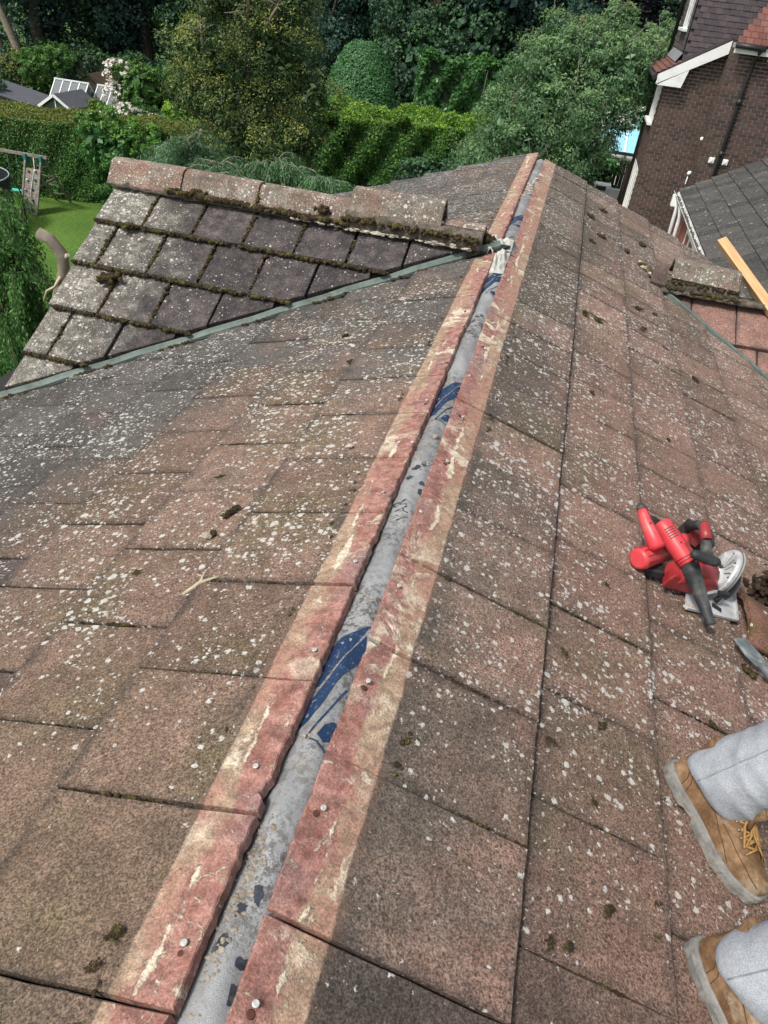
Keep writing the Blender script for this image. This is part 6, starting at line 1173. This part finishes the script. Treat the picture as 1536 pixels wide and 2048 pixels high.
def boot(heel, dplan, mirror=1, roll=0.0):
    Zv = SLN; Xv = Vector((dplan[0], dplan[1], 0)); Xv = (Xv - Zv*Xv.dot(Zv)).normalized(); Yv = Zv.cross(Xv)
    Mx = Matrix((Xv, Yv*mirror, Zv)).transposed().to_4x4(); Mx.translation = heel; J = lambda x, y, z: Mx @ Vector((x, y, z))
    nF = 84; m = MB(); rings = []
    for z, e, lug in ((0.0, 0.002, 1), (0.019, 0.005, 1), (0.0195, 0.0045, 0), (0.030, 0.003, 0), (0.034, 0.001, 0), (0.034, -0.006, 0)):
        ring = []
        for k, (x, y) in enumerate(foot(nF, -0.008 - e, 0.302 + e, 0.049 + e)):
            q = (0.0045 if (k % 6) < 2 and lug else 0.0); heelgap = 0.009 if (0.085 < x < 0.115 and z < 0.013) else 0.0
            spring = 0.014*max(0, (x - 0.23)/0.07)**2; sc_ = 1 - q*9; ring.append(J(0.147 + (x - 0.147)*sc_, y*(sc_ - (0.03 if q else 0)), z + spring + heelgap))
        rings.append(ring)
    m.loft(rings, True, False); so = m.obj('sole', M_SOLE, pe)
    m = MB(); rings = []
    for z, x0, x1, w in ((0.026, -0.002, 0.297, 0.046), (0.036, -0.004, 0.298, 0.048), (0.046, -0.004, 0.297, 0.0485), (0.056, -0.004, 0.292, 0.048), (0.064, -0.003, 0.281, 0.047), (0.071, -0.002, 0.264, 0.0455), (0.078, -0.001, 0.243, 0.044), (0.087, 0.0, 0.218, 0.043), (0.098, 0.001, 0.192, 0.0415), (0.110, 0.001, 0.170, 0.040), (0.124, 0.0, 0.154, 0.0395), (0.140, -0.002, 0.144, 0.040), (0.158, -0.004, 0.140, 0.0415)):
        ring = []
        for k, (x, y) in enumerate(foot(36, x0, x1, w)):
            spring = 0.014*max(0, (x - 0.23)/0.07)**2; ring.append(J(x, y, z + spring + 0.0012*math.sin(x*140 + z*90)))
        rings.append(ring)
    m.loft(rings, True, True); UP = rings; up = m.obj('boot', M_NUB, pe); so.parent = up; so.matrix_parent_inverse = Matrix.Identity(4); up.matrix_parent_inverse = Matrix(pe.matrix_basis).inverted()
    up['label'] = 'tan boot nearer the saw' if mirror == 1 else 'tan boot at the bottom edge'
    def surf(x, y, lift=0.0015):
        """point on top of the boot upper (x along, y across)"""
        zt = np.interp(x, [0.14, 0.154, 0.170, 0.192, 0.218, 0.243, 0.264, 0.281, 0.292, 0.297], [0.158, 0.124, 0.110, 0.098, 0.087, 0.078, 0.071, 0.064, 0.056, 0.046]); fall = max(0.0, abs(y)/0.043)
        return J(x - 0.004 - 0.026*fall**2, y, zt - 0.012*fall**2.2 + lift)
    ey = MB(); la = MB()
    for k in range(6):
        x = 0.232 - 0.0145*k
        for sy in (-1, 1): ey.ball(surf(x, sy*(0.021 + 0.001*k), 0.003), 0.0038, 8, 5)
        if k < 5: la.tube([surf(x, -0.021, 0.005), surf(x - 0.007, 0, 0.009), surf(x - 0.0145, 0.022, 0.005)], 0.0027, 6); la.tube([surf(x, 0.021, 0.005), surf(x - 0.007, 0, 0.0095), surf(x - 0.0145, -0.022, 0.005)], 0.0027, 6)
    kx = surf(0.158, 0.004, 0.014); la.ball(kx, (0.009, 0.009, 0.007), 8, 5)
    for sy, ln in ((1, 0.075), (-1, 0.06), (0.45, 0.085)):
        e1 = surf(0.185, sy*0.020, 0.015); e2 = surf(min(0.25, 0.165 + ln), sy*0.028, 0.010); e3 = surf(0.20, sy*0.006, 0.012); la.tube([kx, e1, e2, e2.lerp(e3, 0.4) + Zv*0.003, e3, kx], 0.0026, 6)
    o = ey.obj('eyelets', M_EYE, up, kind='stuff'); o.matrix_parent_inverse = Matrix.Identity(4); o = la.obj('laces', M_LACE, up); o.matrix_parent_inverse = Matrix.Identity(4)
    se = MB()
    def US(lv, ang):
        j = min(int(lv), len(UP) - 2); t = lv - j; k = int(ang/10) % 36; q = ang/10 - int(ang/10); f_ = lambda r: r[k].lerp(r[(k + 1) % 36], q)
        P_ = f_(UP[j]).lerp(f_(UP[j + 1]), t); cc = sum(UP[j], Vector((0, 0, 0)))/36; return P_ + (P_ - cc).normalized()*0.0008
    for sg in (1, -1):
        an_ = lambda a: a if sg > 0 else 360 - a
        for path in (((0.5, 312), (3, 313), (6, 320), (8.5, 326), (10.5, 338)), ((0.5, 304), (3, 306), (6, 313), (8.5, 318), (10.5, 328)), ((10, 296), (8, 285), (6, 271), (4, 262), (2.5, 250), (1.0, 238)), ((6.5, 250), (5.5, 236), (4.4, 222), (3.2, 210), (2.2, 200))):
            dense = []
            for (l0, a0), (l1, a1) in zip(path[:-1], path[1:]): dense += [US(l0 + (l1 - l0)*i/4, an_(a0 + (a1 - a0)*i/4)) for i in range(4)]
            se.tube(dense, 0.0009, 5)
    o = se.obj('stitched_seams', M_STI, up, kind='stuff'); o.matrix_parent_inverse = Matrix.Identity(4)
    t_ = MB(); t_.tube([surf(0.175, 0, 0.0), J(0.158, 0, 0.135), J(0.162, 0, 0.172)], [0.022, 0.026, 0.03], 10, squash=0.35); o = t_.obj('tongue', M_NUB, up); o.matrix_parent_inverse = Matrix.Identity(4)
    return J
DPL = (0.628, -0.778)
J1 = boot(Vector((0.788, 1.172, -0.788*math.tan(aR) - 0.013)), DPL, 1); J2 = boot(Vector((0.806, 0.778, -0.806*math.tan(aR) - 0.013)), DPL, -1)
fwd = Vector((DPL[0], DPL[1], 0)).normalized(); sde = Vector((-fwd.y, fwd.x, 0))
HIP = Vector((1.10, 0.90, 0.50))
LEGR = []; tr = MB(); nT = 56
for Jx, kn, hp_, sgn in ((J1, Vector((0.215, -0.02, 0.40)), HIP + sde*0.09, 1), (J2, Vector((0.225, -0.01, 0.40)), HIP - sde*0.09, -1)):
    an = Jx(0.082, 0.0, 0.10); knee = an + kn; rings = []
    path = [(0.0, 0.078, 0.060), (0.03, 0.082, 0.065), (0.10, 0.080, 0.067), (0.25, 0.079, 0.069), (0.45, 0.081, 0.072), (0.7, 0.092, 0.084), (1.0, 0.096, 0.088)]
    ts = np.linspace(0, 1, 64); leg = [an.lerp(knee, t) for t in ts] + [knee.lerp(hp_, t) for t in np.linspace(0.1, 1, 10)]
    for i, c in enumerate(leg):
        t = ts[i] if i < 64 else 1.0 + (i - 63)/10
        a_ = np.interp(t, [q[0] for q in path] + [2.0], [q[1] for q in path] + [0.12]); b_ = np.interp(t, [q[0] for q in path] + [2.0], [q[2] for q in path] + [0.11])
        d = (leg[min(i + 1, len(leg) - 1)] - leg[max(i - 1, 0)]).normalized()
        if i < 9: d = d.lerp(SLN, 0.75 - 0.08*i).normalized()
        xx = (fwd - d*fwd.dot(d)).normalized(); yy_ = d.cross(xx); ring = []
        for k in range(nT):
            a = 2*math.pi*k/nT; w = 1 + 0.045*math.sin(2*a + t*9 + sgn) + 0.03*math.sin(3*a - t*14 + 2*sgn); u_ = t*30 + 1.6*math.sin(a + sgn) + 0.8*math.sin(2*a - t*6); fold = (1 - abs(math.sin(u_)))**1.6; w += 0.10*fold*math.exp(-t*3.2)*(0.55 + 0.45*math.sin(a*1.0 + t*8 + sgn)) + 0.05*(1 - abs(math.sin(t*13 - 1.3*math.sin(a + 2))))**2 - 0.03*math.exp(-t*3)
            droop = -0.018*(0.5 - 0.5*math.cos(a - 0.4))*max(0, 1 - t*6) + 0.006*math.sin(3*a + sgn)*max(0, 1 - t*6)
            ring.append(c + xx*(a_*w*math.cos(a)) + yy_*(b_*w*math.sin(a)) + d*droop)
        if i == 0:
            inner = [p + (c - p)*0.10 + d*0.012 for p in ring]; rings.append(inner); rings.append([p + (c - p)*0.03 - d*0.002 for p in ring])
        rings.append(ring)
    tr.loft(rings, True, True); LEGR.append(rings)
tr.ball(HIP + Vector((0, 0, 0.03)), (0.18, 0.19, 0.15), 16, 10)
tr.obj('trousers', M_JER, pe)
sm_ = MB()
for rings in LEGR:
    pts = []
    for r_ in rings[3:64:2]: cc = sum(r_, Vector((0, 0, 0)))/len(r_); pts.append(r_[40] + (r_[40] - cc).normalized()*0.0004)
    sm_.tube(pts, 0.0016, 5)
sm_.obj('trouser_seams', simple('seam_grey', (0.26, 0.275, 0.29), 0.95), pe, kind='stuff')
def skin(name, joints, edges, mat, parent, lev=2):
    names = list(joints); me = bpy.data.meshes.new(name); me.from_pydata([joints[n][0] for n in names], [(names.index(a), names.index(b)) for a, b in edges], []); o = bpy.data.objects.new('tmp', me); COL.objects.link(o)
    sk_ = o.modifiers.new('skin', 'SKIN'); o.modifiers.new('sub', 'SUBSURF').levels = lev
    for i, n in enumerate(names): sv = me.skin_vertices[0].data[i]; sv.radius = (joints[n][1],)*2; sv.use_root = i == 0
    bpy.context.view_layer.update(); dg = bpy.context.evaluated_depsgraph_get(); r = bpy.data.meshes.new_from_object(o.evaluated_get(dg)); bpy.data.objects.remove(o)
    r.materials.clear(); r.materials.append(mat); r.polygons.foreach_set('use_smooth', np.ones(len(r.polygons), bool)); return link(name, r, parent)
CH = HIP + Vector((0.06, -0.03, 0.42)); NK = CH + Vector((0.02, -0.01, 0.17)); HD = NK + Vector((0.05, -0.03, 0.16))
SL_, SR_ = CH + sde*0.19 + Vector((0, 0, 0.07)), CH - sde*0.19 + Vector((0, 0, 0.07)); EL_, ER_ = SL_ + Vector((0.10, 0.04, -0.27)), SR_ + Vector((0.12, -0.06, -0.27)); WL_, WR_ = EL_ + Vector((0.18, 0.0, -0.17)), ER_ + Vector((0.18, -0.02, -0.17))
bj = {'pelvis': (HIP, 0.12), 'chest': (CH, 0.12), 'neck': (NK, 0.055), 'head0': (NK + Vector((0.02, -0.01, 0.08)), 0.075), 'head': (HD, 0.10), 'crown': (HD + Vector((0, 0, 0.08)), 0.075), 'sl': (SL_, 0.055), 'el': (EL_, 0.042), 'wl': (WL_, 0.03), 'sr': (SR_, 0.055), 'er': (ER_, 0.042), 'wr': (WR_, 0.03)}
bj['nose'] = (HD + fwd*0.115 + Vector((0, 0, 0.0)), 0.012); eb = [('pelvis', 'chest'), ('chest', 'neck'), ('neck', 'head0'), ('head0', 'head'), ('head', 'crown'), ('chest', 'sl'), ('sl', 'el'), ('el', 'wl'), ('chest', 'sr'), ('sr', 'er'), ('er', 'wr'), ('head', 'nose')]
for nm_, w_, sg in (('l', WL_, 1), ('r', WR_, -1)):
    dh_ = Vector((0.75, -0.25, -0.6)).normalized(); pm_ = w_ + dh_*0.07; bj['p' + nm_] = (pm_, 0.032); eb.append(('w' + nm_, 'p' + nm_))
    for q in range(4):
        of = sde*(0.03 - 0.02*q); L_ = (0.075, 0.085, 0.08, 0.06)[q]; bj[f'f{nm_}{q}a'] = (pm_ + dh_*0.04 + of, 0.010); bj[f'f{nm_}{q}b'] = (pm_ + dh_*(0.04 + L_*0.5) + of, 0.009); bj[f'f{nm_}{q}c'] = (pm_ + dh_*(0.04 + L_*0.85) + of + Vector((-0.02, 0, -0.012)), 0.0075); eb += [('p' + nm_, f'f{nm_}{q}a'), (f'f{nm_}{q}a', f'f{nm_}{q}b'), (f'f{nm_}{q}b', f'f{nm_}{q}c')]
    bj[f't{nm_}a'] = (w_ + dh_*0.045 + sde*0.045*-sg, 0.012); bj[f't{nm_}b'] = (w_ + dh_*0.09 + sde*0.06*-sg, 0.009); eb += [('p' + nm_, f't{nm_}a'), (f't{nm_}a', f't{nm_}b')]
skin('body', bj, eb, M_SKIN, pe)
ht2 = MB(); rings = []
for c, rx, ry in ((HIP + Vector((0, 0, -0.02)), 0.165, 0.19), (HIP.lerp(CH, 0.3), 0.15, 0.18), (HIP.lerp(CH, 0.7), 0.15, 0.19), (CH, 0.15, 0.205), (CH + Vector((0.01, 0, 0.09)), 0.125, 0.19), (NK - Vector((0, 0, 0.035)), 0.08, 0.09), (NK + Vector((0, 0, 0.01)), 0.072, 0.072)):
    rings.append([c + fwd*(rx*math.cos(a)) + sde*(ry*math.sin(a)) for a in np.linspace(0, 2*math.pi, 24, endpoint=False)])
ht2.loft(rings, True, True)
for s0_, e0_, w0_, sg in ((SL_, EL_, WL_, 1), (SR_, ER_, WR_, -1)): ht2.tube([s0_ - sde*0.08*sg, s0_, s0_.lerp(e0_, 0.5), e0_, e0_.lerp(w0_, 0.5), w0_ - Vector((0.01, 0, -0.01))], [0.085, 0.082, 0.068, 0.060, 0.052, 0.044], 14)
ht2.obj('hooded_top', M_HOOD, pe)
hm_ = MB(); hm_.ball(HD + Vector((0, 0, 0.06)) - fwd*0.035, (0.105, 0.11, 0.095), 16, 10, 0.03); hm_.obj('hair', M_HAIR, pe)
fm_ = MB()
for sg in (-1, 1): fm_.ball(HD + fwd*0.097 + sde*0.035*sg + Vector((0, 0, 0.02)), 0.012, 8, 6); fm_.ball(HD + sde*0.10*sg, (0.02, 0.02, 0.03), 8, 6)
fm_.tube([HD + fwd*0.098 + sde*0.025 - Vector((0, 0, 0.05)), HD + fwd*0.104 - Vector((0, 0, 0.052)), HD + fwd*0.098 - sde*0.025 - Vector((0, 0, 0.05))], 0.006, 6); fm_.obj('face', M_SKIN, pe, kind='stuff')
